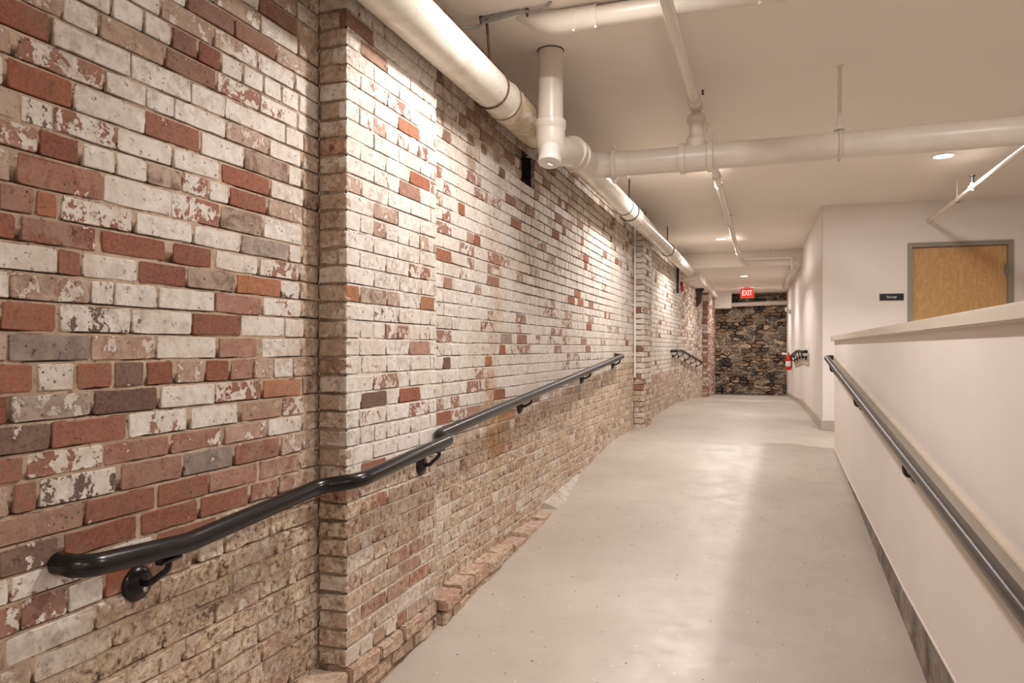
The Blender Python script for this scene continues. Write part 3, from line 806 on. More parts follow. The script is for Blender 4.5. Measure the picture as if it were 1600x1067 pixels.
for x in gx:
    for z in gz:
        wx = x + .035 * mn.noise(Vector((x*6, z*6, 0))) + .012 * mn.noise(Vector((x*22, z*22, 3))); wz = z + .028 * mn.noise(Vector((x*5, z*8, 9))) + .008 * mn.noise(Vector((x*25, z*25, 6)))
        d = ((cells[:, 0] - wx) / 2.5) ** 2 + (cells[:, 1] - wz) ** 2
        i1, i2 = np.argpartition(d, 1)[:2]
        if d[i1] > d[i2]: i1, i2 = i2, i1
        e = math.sqrt(d[i2]) - math.sqrt(d[i1]); f = sst(.002, .022, e)
        nz = mn.noise(Vector((x*14, z*14, 1))) * .012 + mn.noise(Vector((x*40, z*40, 2))) * .006
        verts.append((x, 19.9 - (chgt[i1] + nz) * f - .004, z))
        mort = mn.noise(Vector((x*3.5, z*3.5, 12))) + .25 * mn.noise(Vector((x*18, z*18, 2)))
        mc = np.array((.74, .63, .49)) if mort > -.05 else np.array((.045, .03, .02))
        c_ = ccol[i1] * f + mc * (1 - f)
        if mort > .20: c_ = c_ * .35 + np.array((.66, .55, .41)) * .65 * (1 - .5 * f)
        cols.append((*c_, 1))
nz_ = len(gz)
me = bpy.data.meshes.new('wall_end'); me.from_pydata(verts, [], [(i*nz_+k, (i+1)*nz_+k, (i+1)*nz_+k+1, i*nz_+k+1) for i in range(len(gx)-1) for k in range(nz_-1)])
a = me.attributes.new('bcol', 'FLOAT_COLOR', 'POINT'); a.data.foreach_set('color', np.array(cols, dtype=np.float32).ravel())
me.materials.append(MATS['rubble_stone']); o = bpy.data.objects.new('wall_end', me); COL.objects.link(o); struct(o)
# cement smear at the foot of the brick wall
b = MB(); n = 14; v = []
for i in range(n + 1):
    for k in range(6):
        y = 5.04 + 1.0 * i / n; wv = (.135 - .09 * i / n) * (1 + .2 * mn.noise(Vector((y*6, 0, 0)))); t = k / 5
        x = XB - .01 + wv * t; v.append((x, y, zramp(x, y) - .004 + (.045 - .02 * i / n) * (1 - t ** 1.6) + .008 * mn.noise(Vector((x*30, y*30, 0)))))
b.add(v, [(i*6+k, (i+1)*6+k, (i+1)*6+k+1, i*6+k+1) for i in range(n) for k in range(5)])
b.add([v[k] for k in range(6)] + [(v[5][0], v[5][1], v[5][2]-.02), (v[0][0], v[0][1], v[0][2]-.07)], [tuple(range(8))])
struct(b.build('trim_5', 'cement_patch'))

# ------------------------------------------------------------------ handrails
def wall_bracket(parent, rail_pt, wall_pt, n, mat='black_enamel', fr=.047, bolt=True, fname='flange'):
    """flange disc on the wall, arm curving out and up to a saddle under the rail"""
    rp, wp, n = Vector(rail_pt), Vector(wall_pt), Vector(n)
    b = MB(); mid = Vector((rp.x, wp.y, wp.z)) if abs(n.x) > .5 else wp + n * .08
    path = fillet([wp + n * .006, wp + n * .045 + VZ * .004, rp - VZ * .050 , rp - VZ * .026], [0, .022, .022, 0], 7)
    b.sweep(path, .0085, 12)
    b.hexa([rp + Vector(q) for q in ((-.011, -.036, -.034), (.011, -.036, -.034), (.011, .036, -.030), (-.011, .036, -.030), (-.014, -.036, -.024), (.014, -.036, -.024), (.014, .036, -.020), (-.014, .036, -.020))], .002)
    arm = b.build('bracket', mat, parent)
    b = MB(); b.lathe(wp - n * .004, n, [(0, fr), (.009, fr), (.017, fr * .88), (.025, fr * .62), (.029, fr * .3)], 28)
    b.build(fname, mat, arm)
    if bolt:
        b = MB(); b.lathe(wp + n * .025 - VZ * .012, n, [(0, .0085), (.007, .0085), (.009, .006)], 6); b.build('bolt', 'bolt_steel', arm)
    return arm
RL = .0275
hl = thing('handrail', (XA, 1.29, -.44), 'long dark metal handrail on the painted brick wall, jogging around the near pilaster', 'handrail')
path = fillet([(XA + .004, 1.262, .466), (-1.497, 1.262, .464), (-1.497, 1.58, .441), (-1.497, 2.20, .484), (-1.376, 2.275, .500), (-1.376, 3.052, .553), (-1.438, 3.066, .570), (-1.438, 7.66, .890), (XB + .004, 7.68, .892)],
              [0, .055, .35, .09, .09, .03, .03, .05, 0], 8)
b = MB(); b.sweep(path, RL, 24); b.build('rail', 'black_enamel', hl)
wall_bracket(hl, (-1.497, 1.515, .440), (XA, 1.492, .348), (1, 0, 0))
wall_bracket(hl, (-1.376, 2.945, .545), (XP, 2.935, .450), (1, 0, 0))
for y, z in ((4.49, .672), (6.17, .788), (7.52, .880)):
    wall_bracket(hl, (-1.438, y, z), (XB, y - .008, z - .078), (1, 0, 0))

hr = thing('handrail', (.62, 3.0, -.45), 'dark bronze handrail on a beige board along the white half wall', 'handrail')
zr = lambda y: .386 + (y - 2.0) * .0896
b = MB()
b.sweep(fillet([(.555, -1.2, zr(-1.2)), (.555, 7.56, zr(7.56)), (.61, 7.575, zr(7.56))], [0, .035, 0], 8), .0255, 24)
b.sweep([(.555, -1.2, zr(-1.2) - .026), (.555, 7.50, zr(7.50) - .026)], .008, 10)
b.build('rail', 'bronze_enamel', hr)
b = MB()
ya, yb = -1.2, 7.45
b.hexa([(.606, ya, zr(ya) - .145), (.630, ya, zr(ya) - .145), (.630, yb, zr(yb) - .145), (.606, yb, zr(yb) - .145),
        (.606, ya, zr(ya) + .025), (.630, ya, zr(ya) + .025), (.630, yb, zr(yb) + .025), (.606, yb, zr(yb) + .025)], .003)
b.build('backing_board', 'board_paint', hr, False)
for y in (7.15, 5.25, 3.45, 1.65): wall_bracket(hr, (.555, y, zr(y)), (.606, y, zr(y) - .085), (-1, 0, 0), 'bronze_enamel', .03, False)

hf = thing('handrail', (XC, 12.3, 0), 'short dark handrail far down the brick wall, sloping towards the stone wall', 'handrail')
b = MB(); b.sweep(fillet([(XC, 12.30, .925), (-1.41, 12.32, .930), (-1.41, 13.2, .930), (-1.292, 16.15, .665)], [0, .05, .3, 0], 6), .024, 16)
b.build('rail', 'black_enamel', hf)
for y in (12.5, 13.35, 14.2, 15.05, 15.95):
    z = .93 - max(0, y - 13.2) * .0898; xx = -1.41 + max(0, y - 13.2) * .04
    wall_bracket(hf, (xx, y, z), (wallx(y), y, z - .09), (1, 0, 0), 'black_enamel', .035, False)

hg = thing('handrail', (xr(13), 13, 0), 'dark handrail on a beige board along the far white corridor wall', 'handrail')
xo = lambda y: xr(y) - .092
zg = lambda y: .925 - max(0, y - 13.0) * .045
b = MB(); b.sweep(fillet([(xr(11.55) - .02, 11.53, .925), (xo(11.56), 11.55, .925), (xo(13), 13, .925), (xo(15.4), 15.4, zg(15.4)), (xr(15.45) - .02, 15.45, zg(15.4))], [0, .04, .3, .04, 0], 6), .024, 16)
b.build('rail', 'black_enamel', hg)
b = MB()
for ya, yb in ((11.5, 13.0), (13.0, 15.5)):
    b.hexa([(xr(ya) - .020, ya, zg(ya) - .20), (xr(ya) - .001, ya, zg(ya) - .20), (xr(yb) - .001, yb, zg(yb) - .20), (xr(yb) - .020, yb, zg(yb) - .20),
            (xr(ya) - .020, ya, zg(ya) - .02), (xr(ya) - .001, ya, zg(ya) - .02), (xr(yb) - .001, yb, zg(yb) - .02), (xr(yb) - .020, yb, zg(yb) - .02)])
b.build('backing_board', 'board_paint', hg, False)
for y in (11.75, 12.6, 13.45, 14.3, 15.2): wall_bracket(hg, (xo(y), y, zg(y)), (xr(y) - .020, y, zg(y) - .095), (-1, 0, 0), 'black_enamel', .032, False)

# ------------------------------------------------------------------ pipework
# fat pipe under the ceiling along the brick wall
XG, ZG = -1.352, 2.326
bp = thing('overhead_pipe', (XG, 6, ZG - .1), 'fat glossy white pipe under the ceiling all along the brick wall', 'pipe')
b = MB(); b.sweep([(XG, y, ZG) for y in (-2.6, 0, 2, 3.75)], .098, 36); b.build('pipe', 'big_pipe_paint', bp)
b = MB(); b.lathe((XG, 3.70, ZG), (0, 1, 0), [(0, .099), (.005, .104), (.16, .104), (.175, .102), (.19, .099), (.24, .099), (.42, .1015), (.55, .1025), (.60, .098), (.62, .100), (1.0, .098)], 36)
b.build('coupling', 'dirty_coupling', bp)
XG2, ZG2 = -1.290, 2.350
b = MB(); b.sweep([(XG + .01, 4.65, ZG + .006), (XG2 - .006, 5.0, ZG2 - .006), (XG2, 5.4, ZG2), (XG2, 8, ZG2), (XG2, 13.29, ZG2)], [.096, .09, .086, .086, .086], 36); b.build('pipe', 'big_pipe_paint', bp)
b = MB(); b.lathe((XG2, 6.96, ZG2), (0, 1, 0), [(0, .0865), (.004, .0915), (.66, .0915), (.664, .0865)], 36); b.build('sleeve', 'big_pipe_paint', bp)
b = MB(); b.lathe((XG2, 10.75, ZG2), (0, 1, 0), [(0, .0865), (.004, .0905), (.40, .0905), (.404, .0865)], 36); b.build('sleeve', 'big_pipe_paint', bp)
for y, rr, zc, xc in ((3.705, .1065, ZG, XG), (4.33, .104, ZG, XG), (6.955, .0925, ZG2, XG2), (7.62, .0925, ZG2, XG2), (11.15, .0915, ZG2, XG2)):
    b = MB(); b.lathe((xc, y, zc), (0, 1, 0), [(0, rr - .012), (0, rr), (.018, rr), (.018, rr - .012)], 36, False); b.build('band', 'band_grey', bp)
b = MB()   # pencil strokes on the sleeve
for (a0, a1, ya, yb) in ((38, 52, 3.80, 3.80), (45, 45, 3.80, 3.85), (30, 34, 3.83, 3.87), (28, 28, 3.80, 3.83), (40, 50, 3.87, 3.86)):
    pts = []
    for i in range(5):
        t = R(a0 + (a1 - a0) * i / 4); y = ya + (yb - ya) * i / 4; pts.append((XG + .1045 * math.cos(t), y, ZG + .1045 * math.sin(t) - .0))
    b.sweep(pts, .0016, 6)
b.build('marking', 'dark_steel', bp)
# rod hangers
def rod_hanger(y, xc, zc, rr, label, ytop, mat):
    t = thing('pipe_hanger', (xc, y, zc), label, 'hanger', 'rod hangers on the fat white pipe')
    b = MB(); b.sweep([(xc, ytop, CEIL + .01), (xc, y, zc + rr + .03)], .0075, 10); b.build('rod', mat, t)
    b = MB(); b.torus((xc, y, zc), (0, 1, 0), rr + .005, .005, 36, 8); b.lathe((xc, y, zc + rr), (0, 0, 1), [(0, .009), (.004, .018), (.018, .018), (.03, .011), (.05, .011)], 12); b.build('ring', mat, t)
rod_hanger(3.52, XG, ZG, .0985, 'rusty rod and ring holding the fat white pipe, nearest the vertical stack', 3.46, 'rusty_steel')
rod_hanger(7.25, XG2, ZG2, .0925, 'dark threaded rod holding the fat white pipe above the grey-banded sleeve', 7.25, 'dark_steel')
rod_hanger(10.25, XG2, ZG2, .0865, 'dark rod holding the fat white pipe past the second brick pilaster', 10.25, 'dark_steel')

# vertical stack turning into the pipe that crosses the corridor
SX, SY = -1.156, 3.966; CY, CZ, CR = 4.75, 2.19, .080
dp = thing('drain_pipe', (SX, SY, 2.1), 'white vertical drain stack bending into a thick pipe crossing under the ceiling', 'pipe')
b = MB(); b.sweep([(SX, SY, CEIL + .02), (SX, SY, 2.26)], .072, 32); b.build('stack_pipe', 'pipe_paint', dp)
b = MB(); b.torus((SX, SY, CEIL - .001), (0, 0, 1), .0735, .004, 32, 6); b.build('ceiling_collar', 'dark_steel', dp)
b = MB(); b.lathe((SX, SY, 2.215), (0, 0, 1), [(0, .082), (.006, .086), (.034, .0885), (.052, .0885), (.058, .083), (.058, .073)], 32)
b.sweep(fillet([(SX, SY, 2.24), (SX, SY, 2.10), (SX + .035, SY + .40, 2.185)], .13, 10), .083, 30)
b.build('wye', 'pipe_paint', dp)
b = MB(); b.lathe((SX + .004, SY - .012, 2.135), (.03, -.30, -.95), [(0, .060), (.088, .060), (.092, .066), (.118, .066), (.124, .062)], 28); b.lathe((SX + .008, SY - .049, 2.018), (.03, -.30, -.95), [(0, .022), (.022, .020), (.024, .012)], 4)
b.build('cleanout_plug', 'plug_white', dp)
b = MB(); sw = fillet([(SX + .03, SY + .33, CZ - .012), (SX + .045, CY - .01, CZ), (SX + .30, CY, CZ)], .17, 12); b.sweep(sw, .084, 32)
for q in ((SX + .032, SY + .36), (SX + .036, SY + .46)): b.lathe((q[0], q[1] - .014, CZ - .008), (0, 1, 0), [(0, .088), (.004, .097), (.026, .097), (.030, .088)], 32)
b.build('elbow', 'pipe_paint', dp)
b = MB(); b.lathe((SX + .20, CY, CZ), (1, 0, 0), [(0, .088), (.005, .103), (.026, .103), (.032, .088)], 32)
for s_ in (-1, 1): b.lathe((SX + .213, CY, CZ + s_ * .108), (0, 0, s_), [(-.02, .014), (.010, .014), (.016, .009)], 10)
b.build('clamp', 'pipe_paint', dp)
b = MB(); b.sweep([(SX + .2, CY, CZ), (0.5, CY, CZ), (5.25, CY, CZ)], CR, 32); b.build('cross_pipe', 'pipe_paint', dp)
b = MB(); tx = -.415; PX0, PZ0 = -.416, 2.515
b.lathe((tx - .105, CY, CZ), (1, 0, 0), [(0, CR), (.002, .098), (.034, .098), (.040, .088), (.170, .088), (.176, .098), (.208, .098), (.210, CR)], 32)
b.lathe((tx, CY, CZ + .06), (0, 0, 1), [(0, .062), (.04, .064), (.055, .068), (.066, .060), (.066, .046)], 28)
b.build('tee', 'pipe_paint', dp)
b = MB(); b.lathe((tx, CY, CZ + .10), (0, 0, 1), [(0, .046), (.115, .046), (.119, .056), (.135, .059), (.157, .059), (.163, .050), (.178, .046), (.182, .02)], 26)
b.sweep(fillet([(tx + .046, CY - .01, CZ + .215), (tx + .080, CY - .01, CZ + .20), (tx + .080, CY - .01, CZ + .15), (tx + .05, CY - .01, CZ + .11)], .03, 6), .006, 8)
b.torus((PX0, CY - .045, PZ0), (0, 1, 0), .0375, .0065, 28, 8); b.torus((PX0, CY + .0, PZ0), (0, 1, 0), .0375, .0065, 28, 8)
b.lathe((tx, CY, CZ + .262), (0, 0, 1), [(0, .05), (.012, .045), (.022, .030)], 24)
b.build('riser_stub', 'pipe_paint', dp)
# strap hanger on the cross pipe
hx = .42
t = thing('pipe_hanger', (hx, CY, CZ), 'white rod and teardrop strap holding up the thick cross pipe', 'hanger')
b = MB(); b.sweep([(hx, CY, CEIL + .01), (hx, CY, CZ + .11)], .011, 12); b.lathe((hx, CY, CEIL - .012), (0, 0, 1), [(0, .016), (.012, .024)], 14); b.build('rod', 'pipe_paint', t)
b = MB(); b.torus((hx, CY, CZ), (1, 0, 0), CR + .009, .0065, 36, 8); b.lathe((hx, CY, CZ + CR + .014), (0, 0, 1), [(0, .034), (.012, .032), (.04, .016), (.065, .014)], 12); b.build('strap', 'pipe_paint', t)
b = MB(); b.sweep([(-.285, CY, CZ + CR - .004), (-.285, CY, CZ + CR + .06)], .006, 10); b.build('stud', 'pipe_paint', dp)

# waste pipe tight under the ceiling, out of an elbow
UY, UZ, UR = 3.52, 2.615, .052
up = thing('waste_pipe', (-.5, UY, UZ), 'white pipe tight under the ceiling with an elbow and two clamped couplings', 'pipe')
b = MB(); b.sweep(fillet([(-1.20, UY + .01, CEIL + .06), (-1.02, UY, UZ), (-.80, UY, UZ)], .22, 12), .060, 28); b.build('elbow', 'pipe_paint', up)
b = MB(); b.sweep([(-.9, UY, UZ), (1.5, UY, UZ), (5.25, UY, UZ)], UR, 28); b.build('pipe', 'pipe_paint', up)
for x in (-.845, .03):
    b = MB(); b.lathe((x - .065, UY, UZ), (1, 0, 0), [(0, UR), (.001, .060), (.129, .060), (.130, UR)], 28)
    cpl = b.build('coupling', 'pipe_paint', up)
    for dx in (-.055, .055):
        b = MB(); b.lathe((x + dx - .006, UY, UZ), (1, 0, 0), [(0, .058), (0, .0635), (.012, .0635), (.012, .058)], 28, False)
        b.lathe((x + dx, UY - .02, UZ - .062), (.2, -1, -.3), [(0, .008), (.03, .008), (.034, .005)], 8); b.build('clamp', 'pipe_paint', cpl)

# sprinkler lines
def head(parent, x, y, z, s=1.0):
    b = MB(); b.lathe((x, y, z), (0, 0, 1), [(0, .016*s), (.018*s, .013*s), (.02*s, .010*s), (.045*s, .010*s), (.047*s, .021*s), (.052*s, .021*s), (.054*s, .008*s)], 14); b.build('sprinkler_head', 'brass_black', parent)
PX, PZ, PR = -.416, 2.515, .030
sp = thing('sprinkler_pipe', (PX, 8, PZ), 'slim white sprinkler pipe running down the middle of the corridor ceiling', 'sprinkler pipe')
b = MB(); b.sweep([(PX, -2.6, PZ), (PX, 5, PZ), (PX, 13.08, PZ)], PR, 22); b.build('pipe', 'pipe_paint', sp)
b = MB(); b.sweep(fillet([(PX, 13.05, PZ), (PX, 13.1, PZ), (.425, 13.1, PZ), (.425, 13.1, 2.318), (.425, 13.3, 2.315), (.385, 17.4, 2.315), (.385, 17.4, LOWC - .002)], .045, 6), .022, 16); b.build('branch_line', 'pipe_paint', sp)
for y in (4.62, 6.72, 9.35, 12.3):
    b = MB(); b.lathe((PX, y - .05, PZ), (0, 1, 0), [(0, PR), (.002, .040), (.022, .042), (.026, .037), (.074, .037), (.078, .042), (.098, .040), (.1, PR)], 22)
    b.lathe((PX, y, PZ + .02), (0, 0, 1), [(0, .022), (.036, .022), (.040, .016)], 14); b.build('fitting', 'pipe_paint', sp)
for y, xo_ in ((4.62, .05), (6.72, 0), (9.35, 0)): head(sp, PX + xo_, y, PZ + (.055 if xo_ == 0 else .03), 1 if xo_ == 0 else .5)
b = MB(); b.lathe((.42, 13.62, 2.315), (-.01, 1, 0), [(0, .022), (.003, .031), (.06, .031), (.063, .022)], 16); b.build('fitting', 'pipe_paint', sp); head(sp, .42, 13.65, 2.34)
ph1 = thing('pipe_hanger', (PX, 7.1, PZ), 'thin rod and loop holding the middle sprinkler pipe beyond the cross pipe', 'hanger')
b = MB(); b.sweep([(PX, 7.1, CEIL + .01), (PX, 7.1, PZ + PR)], .004, 8); b.build('rod', 'pipe_paint', ph1)
b = MB(); b.torus((PX, 7.1, PZ), (0, 1, 0), PR + .005, .004, 24, 6); b.build('loop', 'pipe_paint', ph1)
ph2 = thing('pipe_hanger', (.08, 13.1, PZ), 'small rod holding the sprinkler branch in front of the beam', 'hanger')
b = MB(); b.sweep([(.08, 13.1, CEIL + .01), (.08, 13.1, PZ + .024)], .005, 8); b.lathe((.08, 13.1, CEIL - .006), (0, 0, 1), [(0, .02), (.01, .02)], 12); b.build('rod', 'pipe_paint', ph2)
b = MB(); b.torus((.08, 13.1, PZ), (1, 0, 0), .0275, .004, 24, 6); b.build('loop', 'pipe_paint', ph2)
QX, QZ = 1.776, 2.432
sq = thing('sprinkler_pipe', (QX, 7, QZ), 'slim white sprinkler pipe running into the wall above the storage sign and door', 'sprinkler pipe')
b = MB(); b.sweep([(QX, -2.6, QZ), (QX, 6, QZ), (QX, 9.5, QZ)], .022, 20); b.build('pipe', 'pipe_paint', sq)
b = MB(); b.lathe((QX, 7.55, QZ), (0, 1, 0), [(0, .022), (.003, .031), (.02, .034), (.07, .034), (.088, .031), (.09, .022)], 20); b.lathe((QX, 7.595, QZ + .02), (0, 0, 1), [(0, .018), (.03, .018)], 14); b.build('fitting', 'pipe_paint', sq)
head(sq, QX, 7.595, QZ + .046, 1.25)
b = MB(); b.lathe((QX, 9.425, QZ), (0, 1, 0), [(0, .030), (.01, .034), (.03, .034)], 20); b.build('wall_plate', 'pipe_paint', sq)
ph3 = thing('pipe_hanger', (QX, 8.15, QZ), 'thin rod and hook holding the sprinkler pipe near the storage door wall', 'hanger')
b = MB(); b.sweep([(QX, 8.15, CEIL + .01), (QX, 8.15, QZ + .025)], .004, 8); b.build('rod', 'pipe_paint', ph3)
b = MB(); b.torus((QX, 8.15, QZ), (0, 1, 0), .027, .004, 24, 6); b.build('loop', 'band_grey', ph3)
# painted pipe across the stone wall
t = thing('cross_pipe', (-.2, 19.72, 2.11), 'cream pipe running across the top of the dark stone wall', 'pipe')
b = MB(); b.sweep([(-.84, 19.70, 2.105), (.2, 19.70, 2.13), (.53, 19.70, 2.138)], .058, 24); b.build('pipe', 'cap_paint', t)
b = MB(); b.lathe((.0, 19.70, 2.126), (1, 0, .02), [(0, .058), (.004, .068), (.12, .068), (.124, .058)], 24); b.build('coupling', 'cap_paint', t)

# cables and conduits
t = thing('cable', (-1.3, 3.42, 2.62), 'grey cable looping over the rusty rod to the ceiling near the fat pipe', 'cable')
b = MB(); b.sweep(fillet([(XB + .012, 3.12, 2.66), (XB + .015, 3.22, 2.625), (-1.48, 3.40, 2.612), (-1.40, 3.452, 2.625), (XG, 3.445, 2.64), (-1.14, 3.425, 2.655), (-1.09, 3.43, 2.648), (-1.03, 3.43, 2.648), (-.99, 3.40, 2.672)], .05, 6), .0085, 12); b.build('cord', 'cable_grey', t)
b = MB(); b.sweep(fillet([(XG - .02, 3.437, 2.655), (XG + .05, 3.437, 2.662), (-1.16, 3.425, 2.672)], .02), .0075, 10); b.build('cord', 'cable_grey', t)
for x in (XG - .02, -1.125):
    b = MB(); b.torus((x, 3.44, 2.647), (1, .02, 0), .013, .003, 16, 6); b.lathe((x, 3.44, 2.655), (0, 0, 1), [(0, .010), (.016, .010)], 10); b.build('clip', 'dark_steel', t)
t = thing('conduit', (-1.49, 8.795, .5), 'thin white-painted conduit up the wall beside the second brick pilaster', 'conduit')
b = MB(); b.sweep([(XB + .022, 8.79, CEIL + .005), (XB + .022, 8.79, .62)], .013, 14); b.build('tube', 'ceiling_paint', t)
for z in (2.2, 1.5, .9):
    b = MB(); b.lathe((XB + .022, 8.79, z - .01), (0, 0, 1), [(0, .0155), (.02, .0155)], 14); b.box(XB - .002, XB + .012, 8.76, 8.82, z - .009, z + .009); b.build('strap', 'ceiling_paint', t)
t = thing('conduit', (XC + .03, 13.1, 2.1), 'dark vertical conduit under the far end of the fat white pipe', 'conduit')
b = MB(); b.sweep([(XC + .03, 13.12, CEIL + .005), (XC + .03, 13.12, 1.95)], .022, 14); b.build('tube', 'dark_steel', t)
b = MB(); b.lathe((XC + .03, 13.12, 2.0), (0, 0, 1), [(0, .027), (.03, .027)], 14); b.box(XC - .003, XC + .03, 13.08, 13.16, 2.005, 2.025); b.build('strap', 'dark_steel', t)
XK = wallx(13.73)
t = thing('fire_alarm', (XK + .02, 13.75, 2.1), 'small red fire alarm sounder high on the far brick wall', 'fire alarm')
b = MB(); b.box(XK - .003, XK + .045, 13.66, 13.80, 2.03, 2.20, .008); b.build('housing', 'alarm_red', t)
b = MB(); b.lathe((XK + .043, 13.73, 2.155), (1, 0, 0), [(0, .035), (.012, .032), (.02, .015)], 18); b.build('strobe', 'plastic_white', t)
XK = wallx(16.0) + .004
t = thing('timber_bracket', (XK, 16.0, 1.8), 'dark old timber block sticking out of the far brick wall', 'timber')
b = MB(); b.hexa([(XK + .012, 15.92, 1.86), (XK + .09, 15.92, 1.95), (XK + .09, 16.08, 1.95), (XK + .012, 16.08, 1.86), (XK + .012, 15.92, 2.25), (XK + .14, 15.92, 2.25), (XK + .14, 16.08, 2.25), (XK + .012, 16.08, 2.25)], .008); b.build('block', 'dark_timber', t, False)
b = MB(); b.box(XK + .012, XK + .16, 15.9, 16.1, 2.215, 2.253, .005); b.build('cap_plate', 'dark_timber', t, False)

# ------------------------------------------------------------------ lamps, signs, small fittings
def downlight(x, y, z, label, power, group=None, tint=(1, .945, .925), spot=128):
    t = thing('downlight', (x, y, z), label, 'ceiling light', 'recessed ceiling downlights')
    b = MB(); b.lathe((x, y, z - .010), (0, 0, 1), [(.014, .098), (.004, .098), (0, .092), (0, .080), (.010, .074), (.014, .074)], 40, False); b.build('trim_ring', 'plastic_white', t)
    b = MB(); b.lathe((x, y, z - .004), (0, 0, 1), [(.006, .079), (0, .079), (-.001, .04)], 40); b.build('lens', 'lamp_lens', t)
    ld = bpy.data.lights.new('lamp', 'SPOT'); ld.energy = power; ld.color = tint; ld.spot_size = R(spot); ld.spot_blend = .28; ld.shadow_soft_size = .045
    lo = bpy.data.objects.new('lamp', ld); COL.objects.link(lo); lo.parent = t; lo.location = (0, 0, -.045)
    # the frosted lens also throws some light wide across the ceiling and walls
    le = bpy.data.lights.new('lens_glow', 'AREA'); le.shape = 'DISK'; le.size = .15; le.energy = power * GLOW; le.color = tint
    l2 = bpy.data.objects.new('lens_glow', le); COL.objects.link(l2); l2.parent = t; l2.location = (0, 0, -.014)
GLOW = .54
PW1 = 50
downlight(-.645, -1.5, CEIL, 'round recessed downlight behind the viewer over the ramp', PW1 * .6)
downlight(-.645, 2.88, CEIL, 'round recessed downlight above the ramp beside the near brick pilaster', PW1 * .93)
downlight(-.645, 7.02, CEIL, 'round recessed downlight hidden behind the tee of the cross pipe', PW1)
downlight(-.655, 11.64, CEIL, 'bright round downlight in the main ceiling just before the beam', PW1)
downlight(-.394, 15.0, LOWC, 'round downlight in the low ceiling just past the beam', 37)
downlight(-.432, 18.15, LOWC, 'round downlight in the low ceiling right behind the exit sign', 40)
downlight(1.478, 7.265, CEIL, 'round recessed downlight on the ceiling in front of the storage door', PW1 * 1.2)
downlight(1.478, 2.9, CEIL, 'round recessed downlight outside the picture above the right hand floor', PW1 * 1.1)
downlight(1.478, -1.5, CEIL, 'round recessed downlight behind the viewer above the right hand floor', PW1 * 1.1)

t = thing('exit_sign', (-.41, 17.8, LOWC), 'glowing red EXIT sign hanging from the low ceiling', 'exit sign')
ex, ey, ez = -.405, 17.80, 2.262
b = MB(); b.box(ex - .152, ex + .152, ey - .02, ey + .02, ez - .115, ez + .115, .006); b.build('housing', 'plastic_white', t, False)
b = MB(); b.box(ex - .146, ex + .146, ey - .0225, ey - .018, ez - .109, ez + .109, .002); b.build('face', 'exit_red', t, False)
b = MB(); b.box(ex - .07, ex + .07, ey - .018, ey + .018, ez + .112, LOWC + .005, .003); b.build('canopy', 'plastic_white', t, False)
text_mesh('lettering', 'EXIT', .175, 'exit_white', t, Matrix.Translation((ex, ey - .0245, ez - .003)) @ Matrix.Rotation(R(90), 4, 'X'), .002, .64)

t = thing('door_sign', pw(.75, 0, 1.57), 'small black Storage sign on the white wall left of the wooden door', 'sign')
RM = Matrix(((TD.x, 0, ND.x, 0), (TD.y, 0, ND.y, 0), (0, 1, 0, 0), (0, 0, 0, 1)))
b = MB(); slab(b, .622, .882, -.001, .006, 1.528, 1.612, .002); b.build('frame', 'sign_frame', t, False)
b = MB(); slab(b, .630, .874, .004, .009, 1.537, 1.603, .001); b.build('plate', 'sign_black', t, False)
text_mesh('lettering', 'Storage', .036, 'letter_white', t, Matrix.Translation(pw(.752, .0095, 1.571)) @ RM, .0008)

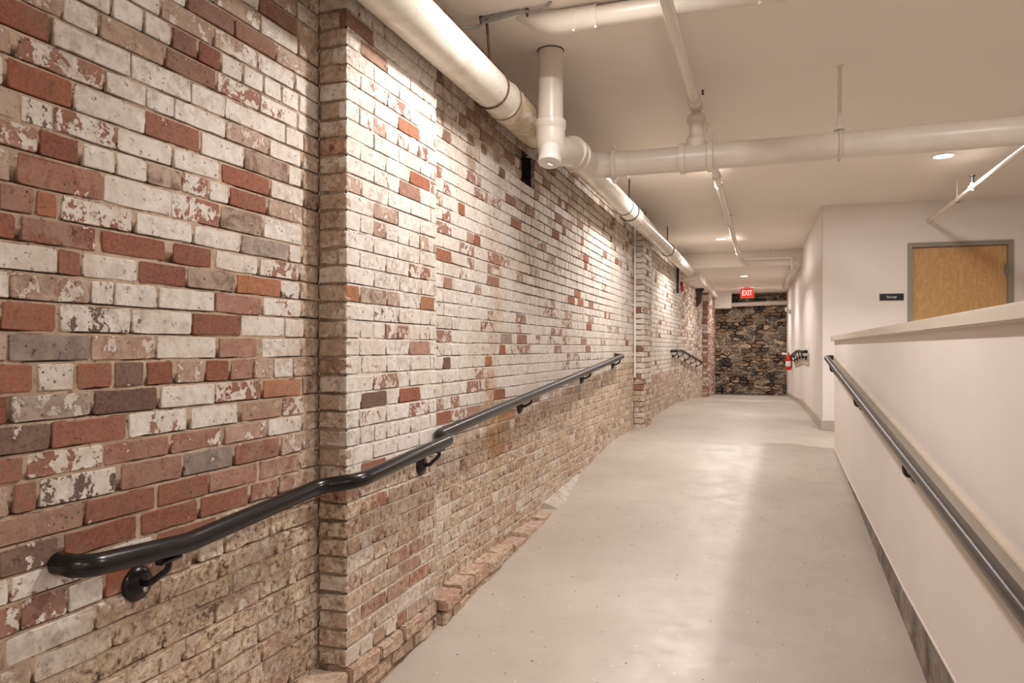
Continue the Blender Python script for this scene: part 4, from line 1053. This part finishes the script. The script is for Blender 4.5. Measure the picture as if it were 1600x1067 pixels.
ye = 16.9; xe = xr(ye) - .075
t = thing('fire_extinguisher', (xe, ye, .52), 'red fire extinguisher mounted on the white wall near the stone wall', 'fire extinguisher')
b = MB(); b.lathe((xe, ye, .50), (0, 0, 1), [(0, .05), (.01, .060), (.25, .060), (.29, .048), (.31, .024), (.33, .022)], 24); b.build('cylinder', 'ext_red', t)
b = MB(); b.lathe((xe, ye, .58), (0, 0, 1), [(0, .0605), (.002, .0612), (.11, .0612), (.112, .0605)], 24, False); b.build('label_wrap', 'plastic_white', t)
b = MB(); b.lathe((xe, ye, .83), (0, 0, 1), [(0, .022), (.03, .022), (.034, .014)], 14); b.hexa([(xe-.012, ye-.10, .875), (xe+.012, ye-.10, .875), (xe+.012, ye+.02, .862), (xe-.012, ye+.02, .862), (xe-.012, ye-.10, .885), (xe+.012, ye-.10, .885), (xe+.012, ye+.02, .880), (xe-.012, ye+.02, .880)])
b.build('valve_handle', 'alarm_red', t)
b = MB(); b.lathe((xe - .01, ye - .02, .845), (-1, -.2, .1), [(0, .014), (.03, .016), (.10, .03), (.12, .031)], 16); b.build('horn', 'plastic_white', t)
b = MB(); b.box(xe + .055, xr(ye) + .001, ye - .03, ye + .03, .55, .80, .003); b.build('bracket', 'dark_steel', t, False)
ye = 17.6
t = thing('emergency_light', (xr(ye), ye, 1.8), 'small white twin-head emergency light high on the far white wall', 'emergency light')
b = MB(); b.box(xr(ye) - .06, xr(ye) + .003, ye - .13, ye + .13, 1.76, 1.85, .008); b.build('housing', 'plastic_white', t, False)
for s_ in (-1, 1):
    b = MB(); b.lathe((xr(ye) - .05, ye + s_ * .09, 1.865), (-1, -.3, -.2), [(0, .03), (.05, .045), (.06, .045), (.062, .03)], 18); b.build('lamp_head', 'plastic_white', t)
ye = 17.9
t = thing('outlet', (xr(ye), ye, .27), 'white outlet plate low on the far white wall under the handrail', 'outlet')
b = MB(); b.box(xr(ye) - .008, xr(ye) + .003, ye - .04, ye + .04, .21, .33, .003); b.build('plate', 'plastic_white', t, False)
b = MB()
for z in (.245, .295): b.lathe((xr(ye) - .007, ye, z), (-1, 0, 0), [(0, .017), (.003, .016)], 14)
b.build('socket', 'cap_paint', t)

# ------------------------------------------------------------------ world, camera, view
w = bpy.data.worlds.new('World'); scene.world = w; w.use_nodes = True
w.node_tree.nodes['Background'].inputs[0].default_value = (.9, .8, .7, 1); w.node_tree.nodes['Background'].inputs[1].default_value = .15
cam = bpy.data.cameras.new('Camera'); cam.sensor_width = 36; cam.lens = 36 * 1131 / 1600
cam.shift_y = 10.5 / 1600; cam.clip_start = .02
co = bpy.data.objects.new('Camera', cam); COL.objects.link(co)
co.location = (0, 0, .975); co.rotation_euler = (R(90), 0, math.atan(396 / 1131))
scene.camera = co
vs = scene.view_settings
vs.view_transform = 'Standard'; vs.look = 'None'; vs.gamma = 1; vs.use_curve_mapping = False; vs.exposure = .16
